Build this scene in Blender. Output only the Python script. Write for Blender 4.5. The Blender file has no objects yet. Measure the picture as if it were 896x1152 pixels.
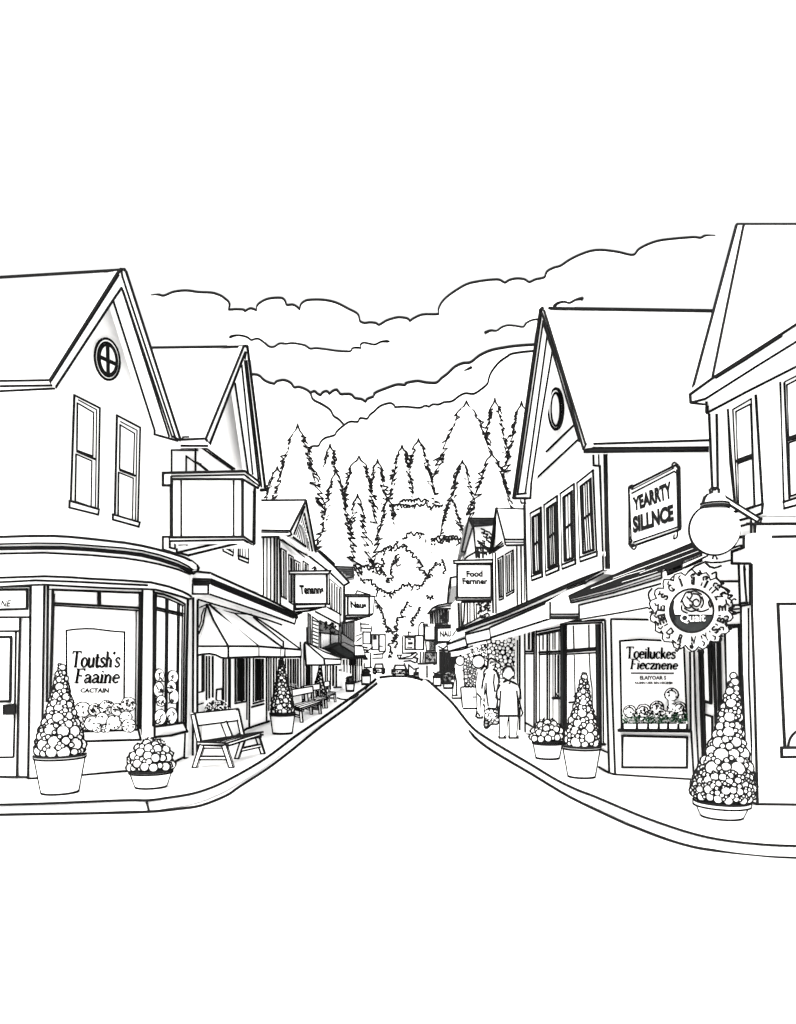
import bpy, bmesh, math, random
from mathutils import Vector as V, Matrix
R = math.radians
LW = 1.33                                        # overall ink weight
sc = bpy.context.scene
COL = sc.collection
# ------------------------------------------------------------------ camera geometry
CX, HY, F, EH = 448.0, 745.0, 800.0, 1.7        # principal column, horizon row, focal length, eye height
def P(px, py, d):                                # a point of the street at depth d metres
    return V(((px-CX)/F*d, d, EH+(HY-py)/F*d))
def G(px, py, z=0.0):                            # a point on the ground (height z)
    d = (EH-z)*F/(py-HY)
    return V(((px-CX)/F*d, d, z))
class VP:
    """vertical plane through two (column, depth) pairs; call it to get points on it"""
    def __init__(s, p1, d1, p2, d2):
        A = V(((p1-CX)/F*d1, d1)); B = V(((p2-CX)/F*d2, d2))
        t = (B-A).normalized(); n = V((t.y, -t.x))
        if n.dot(A) > 0: n = -n
        s.n2 = n; s.c = n.dot(A); s.n = V((n.x, n.y, 0)); s.t = V((t.x, t.y, 0))
    def __call__(s, px, py, off=0.0):
        u = (px-CX)/F
        return P(px, py, (s.c+off)/(s.n2.x*u+s.n2.y))
    def nrm(s, px): return s.n
class VC:
    """vertical curved surface: depth given per column"""
    def __init__(s, tab): s.tab = tab
    def d(s, px):
        t = s.tab
        if px <= t[0][0]: return t[0][1]
        for (a, da), (b, db) in zip(t, t[1:]):
            if px <= b:
                return da+(db-da)*(px-a)/(b-a)
        return t[-1][1]
    def __call__(s, px, py, off=0.0): return P(px, py, s.d(px)-off)
    def nrm(s, px): return V((0, -1, 0))
    def inw(s, px): return V((0, 1, 0)) if px < 150 else V((-0.8, 0.6, 0))
class FP:                                        # plane square to the street
    def __init__(s, d): s.dd = d
    def __call__(s, px, py, off=0.0): return P(px, py, s.dd-off)
    def nrm(s, px): return V((0, -1, 0))
# ------------------------------------------------------------------ materials
INK = 0.125
def mat(name, col, var=0.04, scale=3.0):
    if col[0] < 0.5: col = [c*INK for c in col]
    m = bpy.data.materials.new(name); m.use_nodes = True
    nt = m.node_tree; nt.nodes.clear()
    out = nt.nodes.new('ShaderNodeOutputMaterial'); d = nt.nodes.new('ShaderNodeBsdfDiffuse')
    tc = nt.nodes.new('ShaderNodeTexCoord'); no = nt.nodes.new('ShaderNodeTexNoise'); no.inputs['Scale'].default_value = scale
    mx = nt.nodes.new('ShaderNodeMix'); mx.data_type = 'RGBA'
    a = [c*(1-var) for c in col]; b = [c*(1+var) for c in col]
    mx.inputs[6].default_value = (*a, 1); mx.inputs[7].default_value = (*b, 1)
    nt.links.new(tc.outputs['Object'], no.inputs['Vector']); nt.links.new(no.outputs['Fac'], mx.inputs[0])
    nt.links.new(mx.outputs[2], d.inputs['Color']); nt.links.new(d.outputs[0], out.inputs[0])
    return m
def glass_mat():
    m = bpy.data.materials.new('clear_glass'); m.use_nodes = True
    nt = m.node_tree; nt.nodes.clear()
    out = nt.nodes.new('ShaderNodeOutputMaterial'); t = nt.nodes.new('ShaderNodeBsdfTransparent')
    t.inputs[0].default_value = (0.98, 0.98, 0.98, 1)
    nt.links.new(t.outputs[0], out.inputs[0]); return m
W_ = mat('white_paint', (0.84, 0.84, 0.84))
K_ = mat('black_ink', (0.0003, 0.0003, 0.0003))
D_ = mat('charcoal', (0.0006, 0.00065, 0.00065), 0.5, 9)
M_ = mat('mid_grey', (0.005, 0.005, 0.005), 0.25, 7)  # grey parts; on the far shops it paints in the shading
L_ = mat('pale_grey', (0.05, 0.05, 0.05), 0.2, 7)
E_ = mat('leaf_green', (0.0008, 0.0030, 0.0014), 0.5, 40)
GL = glass_mat()
# ------------------------------------------------------------------ mesh builder
def cr(pts, n=4, closed=False):                  # Catmull-Rom through points (tuples or vectors)
    pts = [V(p) for p in pts]; N = len(pts); out = []
    if N < 3: return pts
    rng = range(N if closed else N-1)
    for i in rng:
        g = (lambda k: pts[k % N]) if closed else (lambda k: pts[max(0, min(N-1, k))])
        p0, p1, p2, p3 = g(i-1), g(i), g(i+1), g(i+2)
        for k in range(n):
            t = k/n
            out.append(0.5*((2*p1)+(p2-p0)*t+(2*p0-5*p1+4*p2-p3)*t*t+(3*p1-p0-3*p2+p3)*t*t*t))
    if not closed: out.append(pts[-1])
    return out
class B:
    def __init__(s): s.v = []; s.f = []; s.m = []; s.mats = []
    def mi(s, m):
        if m not in s.mats: s.mats.append(m)
        return s.mats.index(m)
    def face(s, pts, m=W_):
        i = len(s.v); s.v += [V(p) for p in pts]; s.f.append(list(range(i, i+len(pts)))); s.m.append(s.mi(m)); return s
    def prism(s, front, back, m=W_):
        n = len(front); i = len(s.v); k = s.mi(m)
        s.v += [V(p) for p in front]+[V(p) for p in back]
        s.f.append(list(range(i, i+n))); s.f.append(list(range(i+2*n-1, i+n-1, -1))); s.m += [k, k]
        for a in range(n):
            b = (a+1) % n
            s.f.append([i+b, i+a, i+n+a, i+n+b]); s.m.append(k)
        return s
    def ext(s, front, vec, m=W_):
        return s.prism(front, [V(p)+V(vec) for p in front], m)
    def tube(s, pts, w, closed=False, sides=6, m=None, taper=0, lift=True):
        """ink line of w photo pixels laid along 3-D points"""
        P3 = [V(p) for p in pts]
        Q = [P3[0]]
        for p in P3[1:]:
            if (p-Q[-1]).length > 1e-5: Q.append(p)
        if closed and (Q[0]-Q[-1]).length < 1e-5: Q.pop()
        n = len(Q)
        if n < 2: return s
        k = s.mi(m or K_); base = len(s.v); up = None
        # sections along the line; a sharp corner gets one section per arm so that no arm is pinched
        secs = []
        for i, p in enumerate(Q):
            ti = (p-Q[i-1]) if (i or closed) else None; to = (Q[(i+1) % n]-p) if (i < n-1 or closed) else None
            if ti is None or to is None:
                secs.append((p, (to if ti is None else ti).normalized(), i)); continue
            ti.normalize(); to.normalize()
            if ti.dot(to) > 0.9: secs.append((p, (ti+to).normalized(), i))
            else:
                e = LW*w*max(p.y, 1.0)/F/2*0.55
                secs.append((p+ti*e, ti, i)); secs.append((p-to*e, to, i))
        N0 = n; n = len(secs)
        for p, t, i in secs:
            if up is None:
                up = V((0, -1, 0))
                if abs(t.dot(up)) > 0.93: up = V((0, 0, 1))
            a = (up-t*up.dot(t))
            if a.length < 0.2: a = V((0, -1, 0))-t*(-t.y)
            if a.length < 0.2: a = t.orthogonal()
            a.normalize(); up = a; b = t.cross(a)
            r = LW*w*max(p.y, 1.0)/F/2
            if taper and not closed:
                e = min(i, N0-1-i)/max(1, N0-1)
                r *= min(1.0, 0.35+e*taper)
            if -0.03 < p.z < r*0.7 and lift: p = V((p.x, p.y, r*0.7))
            for j in range(sides):
                an = 2*math.pi*j/sides
                s.v.append(p+a*(r*math.cos(an))+b*(r*math.sin(an)))
        for i in range(n if closed else n-1):
            i2 = (i+1) % n
            for j in range(sides):
                j2 = (j+1) % sides
                s.f.append([base+i*sides+j, base+i*sides+j2, base+i2*sides+j2, base+i2*sides+j]); s.m.append(k)
        if not closed:
            s.f.append([base+j for j in range(sides)][::-1]); s.m.append(k)
            s.f.append([base+(n-1)*sides+j for j in range(sides)]); s.m.append(k)
        return s
    def ribbon(s, px, w, z, side=0.0):
        """a line painted flat on the ground; side shifts it across its own width"""
        w = w*LW; q = [V((a, b)) for a, b in px]; k = s.mi(K_); L = []
        for i, p in enumerate(q):
            t = (q[min(len(q)-1, i+1)]-q[max(0, i-1)]).normalized(); n = V((-t.y, t.x))
            L.append((G(*(p+n*w*(side+0.5)), z), G(*(p+n*w*(side-0.5)), z)))
        for (a, b_), (c, d_) in zip(L, L[1:]):
            i = len(s.v); s.v += [a, c, d_, b_]; s.f.append([i, i+1, i+2, i+3]); s.m.append(k)
        return s
    # strokes given in photo columns/rows on a surface M
    def st(s, M, pts, w=2.2, off=0.0, closed=False, smooth=False, sides=6):
        if smooth: pts = [(p.x, p.y) for p in cr([(a, b, 0) for a, b in pts], 5, closed)]
        elif isinstance(M, VC):                  # follow the curve
            q = []
            for (a, b), (c, d) in zip(pts, pts[1:]+(pts[:1] if closed else [])):
                k = max(1, int(abs(c-a)/3))
                q += [(a+(c-a)*i/k, b+(d-b)*i/k) for i in range(k)]
            if not closed: q.append(pts[-1])
            pts = q
        return s.tube([M(a, b, off) for a, b in pts], w, closed, sides)
    def sts(s, M, lst, w=2.2, off=0.0):
        for l in lst:
            if isinstance(l[-1], (int, float)): s.st(M, list(l[:-1]), l[-1], off)
            else: s.st(M, list(l), w, off)
        return s
    def slab(s, M, poly, off=0.05, back=-0.02, m=W_, w=2.2, edge=True, smooth=False):
        if smooth: poly = [(p.x, p.y) for p in cr([(a, b, 0) for a, b in poly], 5, True)]
        if isinstance(M, VC):
            q = []
            for (a, b), (c, d) in zip(poly, poly[1:]+poly[:1]):
                k = max(1, int(abs(c-a)/12)); q += [(a+(c-a)*i/k, b+(d-b)*i/k) for i in range(k)]
            # strip the polygon into columns so that it follows the curve
            fr = [M(a, b, off) for a, b in q]
            if len(poly) == 4:
                (x0, y0), (x1, y1), (x2, y2), (x3, y3) = poly
                k = max(1, int(abs(x1-x0)/8))
                for i in range(k):
                    t, u = i/k, (i+1)/k
                    a = (x0+(x1-x0)*t, y0+(y1-y0)*t); b = (x0+(x1-x0)*u, y0+(y1-y0)*u)
                    c = (x3+(x2-x3)*u, y3+(y2-y3)*u); d = (x3+(x2-x3)*t, y3+(y2-y3)*t)
                    F4 = [M(*p, off) for p in (a, b, c, d)]
                    s.ext(F4, M.inw(a[0])*(off-back), m)
            else: s.ext(fr, M.inw(q[0][0])*(off-back), m)
            if edge: s.tube(fr, w, True)
            return s
        fr = [M(a, b, off) for a, b in poly]
        s.ext(fr, M.nrm(poly[0][0])*(back-off), m)
        if edge: s.tube(fr, w, True)
        return s
    def ball(s, c, r, m=W_, seg=10, rings=7, sc3=(1, 1, 1)):
        i = len(s.v); k = s.mi(m)
        for a in range(rings+1):
            th = math.pi*a/rings
            for b in range(seg):
                ph = 2*math.pi*b/seg
                s.v.append(V(c)+V((r*sc3[0]*math.sin(th)*math.cos(ph), r*sc3[1]*math.sin(th)*math.sin(ph), r*sc3[2]*math.cos(th))))
        for a in range(rings):
            for b in range(seg):
                b2 = (b+1) % seg
                s.f.append([i+a*seg+b, i+(a+1)*seg+b, i+(a+1)*seg+b2, i+a*seg+b2]); s.m.append(k)
        return s
    def ring(s, c, r, w, seg=16, jit=0.0, rnd=None, sz=1.0, a0=0, a1=360, sides=4):
        """a thin black rim round a ball, standing square to the road where the viewer comes from"""
        c = V(c); n = V((-c.x, -c.y, 0)).normalized(); sx = V((n.y, -n.x, 0)); pts = []
        full = a1-a0 >= 360
        for j in range(seg+(0 if full else 1)):
            an = R(a0+(a1-a0)*j/seg); q = r*(1+(rnd.uniform(-jit, jit) if rnd else 0))
            pts.append(c+sx*(q*math.cos(an))+V((0, 0, q*sz*math.sin(an))))
        return s.tube(pts, w, full, sides)
    def lathe(s, c, prof, m=W_, seg=24, squash=1.0):
        i = len(s.v); k = s.mi(m); c = V(c)
        for r, z in prof:
            for b in range(seg):
                ph = 2*math.pi*b/seg
                s.v.append(c+V((r*math.cos(ph), r*squash*math.sin(ph), z)))
        for a in range(len(prof)-1):
            for b in range(seg):
                b2 = (b+1) % seg
                s.f.append([i+a*seg+b, i+a*seg+b2, i+(a+1)*seg+b2, i+(a+1)*seg+b]); s.m.append(k)
        s.f.append([i+b for b in range(seg)][::-1]); s.m.append(k)
        e = i+(len(prof)-1)*seg
        s.f.append([e+b for b in range(seg)]); s.m.append(k)
        return s
    def loft(s, rows, d, dr=0.6, m=W_, seg=14, w=1.6, rim=True, tilt=0.0):
        """rounded solid from silhouette rows (row, left, right) at depth d, inked along both flanks"""
        i = len(s.v); k = s.mi(m); Lp = []; Rp = []
        for (y, xl, xr) in rows:
            c = P((xl+xr)/2, y, d); h = (xr-xl)/2/F*d
            for b in range(seg):
                ph = 2*math.pi*b/seg
                s.v.append(c+V((h*math.cos(ph), h*dr*math.sin(ph), 0)))
            Lp.append(P(xl, y, d)); Rp.append(P(xr, y, d))
        for a in range(len(rows)-1):
            for b in range(seg):
                b2 = (b+1) % seg
                s.f.append([i+a*seg+b2, i+a*seg+b, i+(a+1)*seg+b, i+(a+1)*seg+b2]); s.m.append(k)
        s.f.append([i+b for b in range(seg)]); s.m.append(k)
        e = i+(len(rows)-1)*seg
        s.f.append([e+b for b in range(seg)][::-1]); s.m.append(k)
        if rim:
            s.tube(Lp, w); s.tube(Rp, w)
        return s
    def bar(s, a, b, wx, wz, m=W_, w=1.6, edge=True):
        """rectangular bar from a to b (width wx sideways, wz up)"""
        a, b = V(a), V(b); t = (b-a).normalized()
        up = V((0, 0, 1)) if abs(t.z) < 0.9 else V((0, 1, 0))
        x = t.cross(up).normalized()*(wx/2); z = x.cross(t).normalized()*(wz/2)
        fa = [a-x-z, a+x-z, a+x+z, a-x+z]; fb = [p+(b-a) for p in fa]
        s.prism(fa, fb, m)
        if edge:
            s.tube(fa, w, True, 4); s.tube(fb, w, True, 4)
            for p, q in zip(fa, fb): s.tube([p, q], w, False, 4)
        return s
    def build(s, name, parent=None, label=None, cat=None, group=None, kind=None, origin=None):
        org = V((0, 0, 0))
        if parent is not None: org = V(parent['_o'])
        elif origin is not None: org = V(origin)
        me = bpy.data.meshes.new(name)
        me.from_pydata([tuple(p-org) for p in s.v], [], s.f)
        for m in s.mats: me.materials.append(m)
        me.polygons.foreach_set('material_index', s.m); me.update()
        o = bpy.data.objects.new(name, me); COL.objects.link(o)
        ALL.append(o)
        o['_o'] = tuple(org)
        if parent is not None: o.parent = parent
        else: o.location = org
        if label: o['label'] = label
        if cat: o['category'] = cat
        if group: o['group'] = group
        if kind: o['kind'] = kind
        return o
ALL = []
def thing(name, label, cat, loc, group=None):
    o = bpy.data.objects.new(name, None); COL.objects.link(o); ALL.append(o)
    o.empty_display_size = 0.3; o.location = V(loc); o['_o'] = tuple(V(loc))
    o['label'] = label; o['category'] = cat
    if group: o['group'] = group
    return o
# ------------------------------------------------------------------ lettering
_tc = {}
def text_mesh(s, bold=0.0, shear=0.0):
    key = (s, bold, shear)
    if key in _tc: return _tc[key]
    cu = bpy.data.curves.new('lettering', 'FONT'); cu.body = s; cu.offset = bold; cu.shear = shear; cu.resolution_u = 3
    ob = bpy.data.objects.new('lettering', cu); COL.objects.link(ob)
    bpy.context.view_layer.update()
    me = bpy.data.meshes.new_from_object(ob.evaluated_get(bpy.context.evaluated_depsgraph_get()))
    vs = [(v.co.x, v.co.y) for v in me.vertices]; fs = [list(p.vertices) for p in me.polygons]
    bpy.data.objects.remove(ob); bpy.data.meshes.remove(me); bpy.data.curves.remove(cu)
    x0 = min(v[0] for v in vs); x1 = max(v[0] for v in vs); y0 = min(v[1] for v in vs); y1 = max(v[1] for v in vs)
    vs = [((x-x0)/(x1-x0), (y-y0)/(y1-y0)) for x, y in vs]
    _tc[key] = (vs, fs); return _tc[key]
def put_text(b, M, s, quad, off=0.02, bold=0.0, shear=0.0, m=None, wob=0.0):
    """quad: top-left, top-right, bottom-right, bottom-left in photo pixels"""
    vs, fs = text_mesh(s, bold, shear)
    (ax, ay), (bx, by), (cx, cy), (dx, dy) = quad
    i = len(b.v); k = b.mi(m or K_)
    for u, v in vs:
        v2 = v
        if wob: v2 = v+wob*math.sin(u*23+1.3)
        tx = ax+(bx-ax)*u; ty = ay+(by-ay)*u; qx = dx+(cx-dx)*u; qy = dy+(cy-dy)*u
        b.v.append(M(qx+(tx-qx)*v2, qy+(ty-qy)*v2, off))
    for f in fs: b.f.append([i+j for j in f]); b.m.append(k)
def rq(x0, y0, x1, y1): return [(x0, y0), (x1, y0), (x1, y1), (x0, y1)]
# hand-lettered serif alphabet for the shop posters: (advance, strokes); k = heavy, m = middle, t = hairline
_o = [(.25+.19*math.cos(2*math.pi*i/14), .3+.3*math.sin(2*math.pi*i/14)) for i in range(15)]
SERIF = {
 'T': (.66, [('t', [(0,.84),(.03,1),(.6,1),(.63,.86)]), ('k', [(.31,1),(.3,0)]), ('t', [(.18,0),(.42,0)])]),
 'o': (.5, [('m', _o), ('k', _o[5:10])]),
 'u': (.52, [('k', [(.08,.6),(.08,.15),(.16,.01),(.28,.02),(.4,.16)]), ('k', [(.4,.6),(.4,0)]), ('t', [(0,.6),(.1,.6)]), ('t', [(.32,.6),(.42,.6)]), ('t', [(.38,0),(.49,.02)])]),
 't': (.36, [('k', [(.14,.85),(.14,.1),(.22,0),(.33,.08)]), ('t', [(0,.6),(.32,.6)])]),
 's': (.4, [('m', [(.34,.46),(.32,.56),(.2,.6),(.07,.5),(.1,.37),(.28,.26),(.34,.12),(.2,0),(.06,.04),(.04,.14)]), ('k', [(.1,.38),(.28,.25)])]),
 'h': (.52, [('k', [(.1,1),(.1,0)]), ('t', [(0,.96),(.1,1)]), ('m', [(.1,.42),(.24,.6),(.38,.5)]), ('k', [(.38,.5),(.38,0)]), ('t', [(0,0),(.2,0)]), ('t', [(.29,0),(.48,0)])]),
 "'": (.16, [('k', [(.08,1),(.04,.8)])]),
 'F': (.56, [('k', [(.12,1),(.12,0)]), ('t', [(0,1),(.5,1),(.52,.84)]), ('t', [(.12,.52),(.36,.52),(.37,.44)]), ('t', [(0,0),(.26,0)])]),
 'a': (.48, [('m', [(.05,.46),(.1,.57),(.22,.6),(.33,.52)]), ('k', [(.34,.54),(.34,.08),(.45,0)]), ('m', [(.34,.34),(.14,.3),(.04,.15),(.14,0),(.34,.12)])]),
 'i': (.23, [('k', [(.1,.6),(.1,0)]), ('t', [(0,.58),(.1,.6)]), ('t', [(.01,0),(.2,0)]), ('k', [(.09,.78),(.12,.86)])]),
 'n': (.52, [('k', [(.1,.6),(.1,0)]), ('t', [(0,.58),(.1,.6)]), ('m', [(.1,.42),(.24,.6),(.38,.5)]), ('k', [(.38,.5),(.38,0)]), ('t', [(0,0),(.2,0)]), ('t', [(.29,0),(.48,0)])]),
 'e': (.46, [('m', [(.07,.33),(.39,.36),(.34,.54),(.21,.6),(.08,.47),(.06,.15),(.2,0),(.38,.1)]), ('k', [(.08,.47),(.06,.3),(.07,.14)])]),
 'l': (.23, [('k', [(.1,1),(.1,0)]), ('t', [(0,.97),(.1,1)]), ('t', [(.01,0),(.2,0)])]),
 'c': (.43, [('m', [(.37,.44),(.34,.56),(.21,.6),(.07,.45),(.06,.15),(.2,0),(.37,.1)]), ('k', [(.07,.46),(.06,.3),(.07,.14)])]),
 'k': (.5, [('k', [(.1,1),(.1,0)]), ('t', [(0,.97),(.1,1)]), ('m', [(.4,.6),(.12,.28)]), ('k', [(.2,.36),(.42,0)]), ('t', [(0,0),(.2,0)]), ('t', [(.34,0),(.49,0)])]),
 'z': (.43, [('t', [(.04,.46),(.05,.6),(.38,.6)]), ('k', [(.38,.6),(.05,0)]), ('t', [(.05,0),(.38,0),(.4,.14)])]),
}
def serif(b, M, s, quad, w=2.6, shear=0.1, off=0.012):
    """draw a word in the serif hand inside a quad of photo pixels (TL, TR, BR, BL), top = cap height"""
    W = sum(SERIF[c][0] for c in s)
    (ax, ay), (bx, by), (cx, cy), (dx, dy) = quad; x0 = 0
    for c in s:
        adv, st = SERIF[c]
        for kind, pts in st:
            q = []
            if len(pts) > 3: pts = [(p.x, p.y) for p in cr([(a, e, 0) for a, e in pts], 3)] if c not in 'TFz' else pts
            for gx, gy in pts:
                u = (x0+gx+shear*gy)/W; v = gy
                tx = ax+(bx-ax)*u; ty = ay+(by-ay)*u; qx = dx+(cx-dx)*u; qy = dy+(cy-dy)*u
                q.append(M(qx+(tx-qx)*v, qy+(ty-qy)*v, off))
            b.tube(q, w*{'k': 1.0, 'm': 0.72, 't': 0.55}[kind], sides=4)
        x0 += adv
# ================================================================== SETTING
ZR = -0.09                                         # road level; the pavements are at 0
LU = [(-140,910),(0,907),(53.6,905.5),(140,902),(167,902),(190,899),(217,894.5),(240,887),(265,875),(300,854.5),(331.5,831),(360,811.6),(385,794),(404.7,780),(421,768),(424.5,764)]
LL = [(-140,919),(0,915.4),(100,913.8),(167,912),(199,909),(226,905),(254,894),(269,884),(300,864),(324,846),(340,833),(360,817),(388,796.5),(407,781),(424,767.5)]
RU = [(477,763.5),(490,775),(508,792),(529,818),(549,833),(597,861.6),(626,879),(650,890.5),(668.7,897.6),(716,917.7),(746,928.8),(776,938.5),(806.4,945.6),(846.6,950.8),(896,953.5),(1040,956)]
RL = [(476,765.4),(487,772.5),(508,794),(529,820.5),(536.5,830),(556,844.6),(597,868.7),(642,895.6),(697,922),(716,930),(746,941.5),(776,950.5),(800,955),(846.6,960),(896,963.5),(1040,966)]
def px_cr(l, n=4): return [(p.x, p.y) for p in cr([(a, b, 0) for a, b in l], n)]
b = B(); s = 6000
b.face([(-s, -60, -0.13), (s, -60, -0.13), (s, s*1.5, -0.13), (-s, s*1.5, -0.13)])
b.build('ground', kind='structure')
# road sheet, with the line where it ends at the foot of the wood
b = B()
lo = [G(x, y, ZR) for x, y in px_cr(LL)]; ro = [G(x, y, ZR) for x, y in px_cr(RL)]
far = [(424, 763.2), (432, 761.6), (440.4, 760.8), (452, 760.6), (458, 760.9), (464.6, 762), (470, 763.3), (476, 765.4)]
fo = [G(x, y, ZR) for x, y in far]
b.face([V((-60, -40, ZR))]+[V((-60, lo[0].y, ZR))]+lo+fo+ro+[V((60, ro[-1].y, ZR)), V((60, -40, ZR))])
b.ribbon([(427, 762.4)]+far[1:], 2.3, ZR+0.004)
b.ribbon([p for p in px_cr(LL) if p[0] > -60], 2.3, ZR+0.004, 0.4); b.ribbon([p for p in px_cr(RL) if p[1] > 819], 2.3, ZR+0.004, 0.4)
b.build('road', kind='structure')
def pavement(line, lower, xout, joint=None, extra=None):
    b = B(); top = [G(x, y, 0) for x, y in px_cr(line)]; far = top[-1].y if top[-1].y > top[0].y else top[0].y
    near = top if top[-1].y > top[0].y else top[::-1]
    out = near+[V((xout, near[-1].y+1, 0)), V((xout, near[0].y, 0))]
    b.prism(out, [p+V((0, 0, ZR-0.02)) for p in out])
    b.ribbon([p for p in px_cr(line) if p[0] > -60], 2.3, 0.004, -0.5)
    if joint: b.tube([G(*joint[0], 0), G(*joint[1], ZR)], 2, lift=False)
    for l, w in (extra or []): b.ribbon(px_cr(l), w, 0.004)
    return b.build('pavement', kind='structure')
pavement(LU, LL, -40, ((165, 902.2), (167.5, 912)), [([(379,785),(385,786.8),(392,786.8),(399,784.8),(404,781)], 1.3), ([(411,776),(418,768),(422,765.5)], 1.2)])
pavement(RU, RL, 40)
# wooded hillside beyond the street, rising away from the road end
def hill_z(d, x=0):
    t = [(98, -0.2), (112, 4), (125, 10), (140, 20), (155, 29), (172, 37), (200, 46), (260, 58), (330, 40)]
    if d <= t[0][0]: return t[0][1]
    for (a, za), (c, zc) in zip(t, t[1:]):
        if d <= c: return za+(zc-za)*(d-a)/(c-a)
    return t[-1][1]
b = B(); ds = [98, 112, 125, 140, 155, 172, 200, 260, 330]; xs = [-170+10*i for i in range(35)]
for d0, d1 in zip(ds, ds[1:]):
    for x0, x1 in zip(xs, xs[1:]):
        b.face([(x0, d0, hill_z(d0)), (x1, d0, hill_z(d0)), (x1, d1, hill_z(d1)), (x0, d1, hill_z(d1))])
b.build('hillside', kind='structure')
# mountains: a ridge with a slope on both sides, the ridge line inked
def mountain(line, d, extra=(), w=3.0, depth=260, inkfrom=0):
    b = B(); r = [P(x, y, d) for x, y in px_cr(line, 5)]
    for p, q in zip(r, r[1:]):
        b.face([p, q, V((q.x, q.y-depth, -2)), V((p.x, p.y-depth, -2))]); b.face([q, p, V((p.x, p.y+depth, -2)), V((q.x, q.y+depth, -2))])
    b.tube([p for p in r if p.x > (inkfrom-CX)/F*d], w)
    for l in extra: b.tube([P(x, y, d-6) for x, y in px_cr(l, 5)], w)
    b.build('mountain', kind='structure')
M3 = [(340,446),(350,442),(354,440.5),(357,443),(361,444.5),(364,441.5),(368,440.5),(371,443),(375,440),(379,439),(383,443.5),(389,443.6),(395,444),(399,448),(402,448.6),(407,449.5),(411.5,452),(414,449),(421,446),(423,442),(435,437),(447,433),(456,433.4),(458,431),(470,429),(479,430.5),(491,430.8),(498,425),(504,420.5),(512,413),(520.6,409),(530,407.6),(540,400),(552,394.5),(566,391.5),(585,389),(620,387)]
mountain(M3, 1150, [[(506,430.5),(514,424),(524,417.5),(531,413)]])
M1 = [(200,423),(260,422),(283,421.5),(291,422.6),(296,427),(301,430),(309,432),(312,429.3),(320,428),(327,431),(331,436),(338,436),(348,441),(352,449.5),(362,455),(371,461),(375,468),(381,472),(387.5,479),(400,492),(420,512)]
mountain(M1, 950)
M2 = [(270,548),(300,531),(330,518),(346,511),(348,505.5),(352,502.5),(359,502),(362,497),(367,493),(377,490),(380,485.5),(387.4,479),(394,475),(403,475),(406,471),(413.5,471.5),(417,467),(422,463),(426,459),(431,456),(439,454),(443,456),(445,458.5),(455,458),(472,459.3),(478.5,457),(483,458),(487,455.5),(494,455.5),(500,453),(509,451.8),(517,446),(524,443),(533,443.6),(541,439),(549,432),(551,425),(554,418),(562,408),(571,401.5),(576,398.5),(588,396.5),(602,395),(640,390),(700,388)]
mountain(M2, 720, inkfrom=345)
# clouds: long puffy banks far behind the mountains, drawn along their scalloped tops
def cloud(line, d, label, drop, thick=14, w=3.2):
    t = thing('cloud', label, 'cloud', P(line[len(line)//2][0], line[len(line)//2][1]+drop, d))
    b = B(); pl = px_cr(line, 5); k = 12; rows = []
    xa, xb = pl[0][0], pl[-1][0]
    for x, y in pl:
        e = max(0.12, min(1, (x-xa)/14, (xb-x)/14)); p = P(x, y, d); h = drop*e/F*d; row = []
        for j in range(k):
            a = 2*math.pi*j/k
            row.append(p+V((0, math.sin(a)*thick*e, -h/2+h/2*math.cos(a))))
        rows.append(row)
    for r0, r1 in zip(rows, rows[1:]):
        for j in range(k):
            b.face([r0[j], r1[j], r1[(j+1) % k], r0[(j+1) % k]])
    b.face(rows[0]); b.face(rows[-1][::-1])
    b.tube([P(x, y, d) for x, y in pl], w, taper=40)
    b.build('puffs', t)
C1 = [(170,332),(178,332),(185,333.2),(196,329),(210,327.5),(224,329.3),(238.6,330),(248,333),(253,336.4),(257.5,341),(257,348.3),(266,348.6),(274,349),(276,350.8),(279,349),(283,347.6),(289.6,349.4),(290.5,344),(295,340),(303,336.6),(315.4,335.7),(320,338),(322.5,343.4),(329.6,343.4),(334,345.6),(338,348.6),(339.5,343),(343,339.6),(349,338),(363.6,338),(378,341),(392,348),(402,353.6),(404.6,361.4),(410,364),(416,363.4),(422.5,364),(427,366),(435,361.4),(442,359),(449,357.6),(458,358.8),(461.5,361.6),(466,358.6),(476,354.5),(494,353.7),(494.6,347),(499,339),(508,331),(525,320.6),(540,317),(554.5,315.3),(562,315.5),(568,318.6),(574,315.5),(582,314),(590,315),(595.5,318),(603,315),(613,312.5),(616,306),(623,302),(631,299.6),(641,293),(652,287.5),(665,283),(677.5,282),(694.5,284),(712,287.5),(719,281),(728,276),(740,271.8),(754,269.7),(779,267.6),(788,268.2),(794,265.6),(805,265)]
cloud(C1, 1900, 'longest outlined cloud bank stretching across the sky above the valley', 46)
cloud([(257.5,379.8),(264,378.2),(271,378.2),(278,380),(283,383.3),(288,382),(292,382.4),(297,386),(303,390.7),(309,390.9),(315,387.4),(322,387.6),(330,386.8),(342,389),(349,393),(356,392.6),(367,393.8),(380,395.6),(394,396),(397.5,392.4),(402,392),(408,392),(407,388),(410,386.3),(416,387.5),(422.5,388.3),(430,385),(439,384)], 1750, 'low wavy cloud streak above the left mountain, below the longest cloud', 22, 9)
cloud([(545,375),(552,372.5),(559,373),(565,369),(571.5,367),(580,367.6),(589,368.7),(593,364),(599,361),(606,360),(616,359.5)], 1750, 'short cloud streak running into the left rake of the oval-window gable', 14, 7)
cloud([(623,345),(628,341.4),(635,340.4),(641,341.8),(648,338),(657,335.4)], 1800, 'smallest cloud wisp just above the ridge of the oval-window roof', 10, 6)
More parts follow.
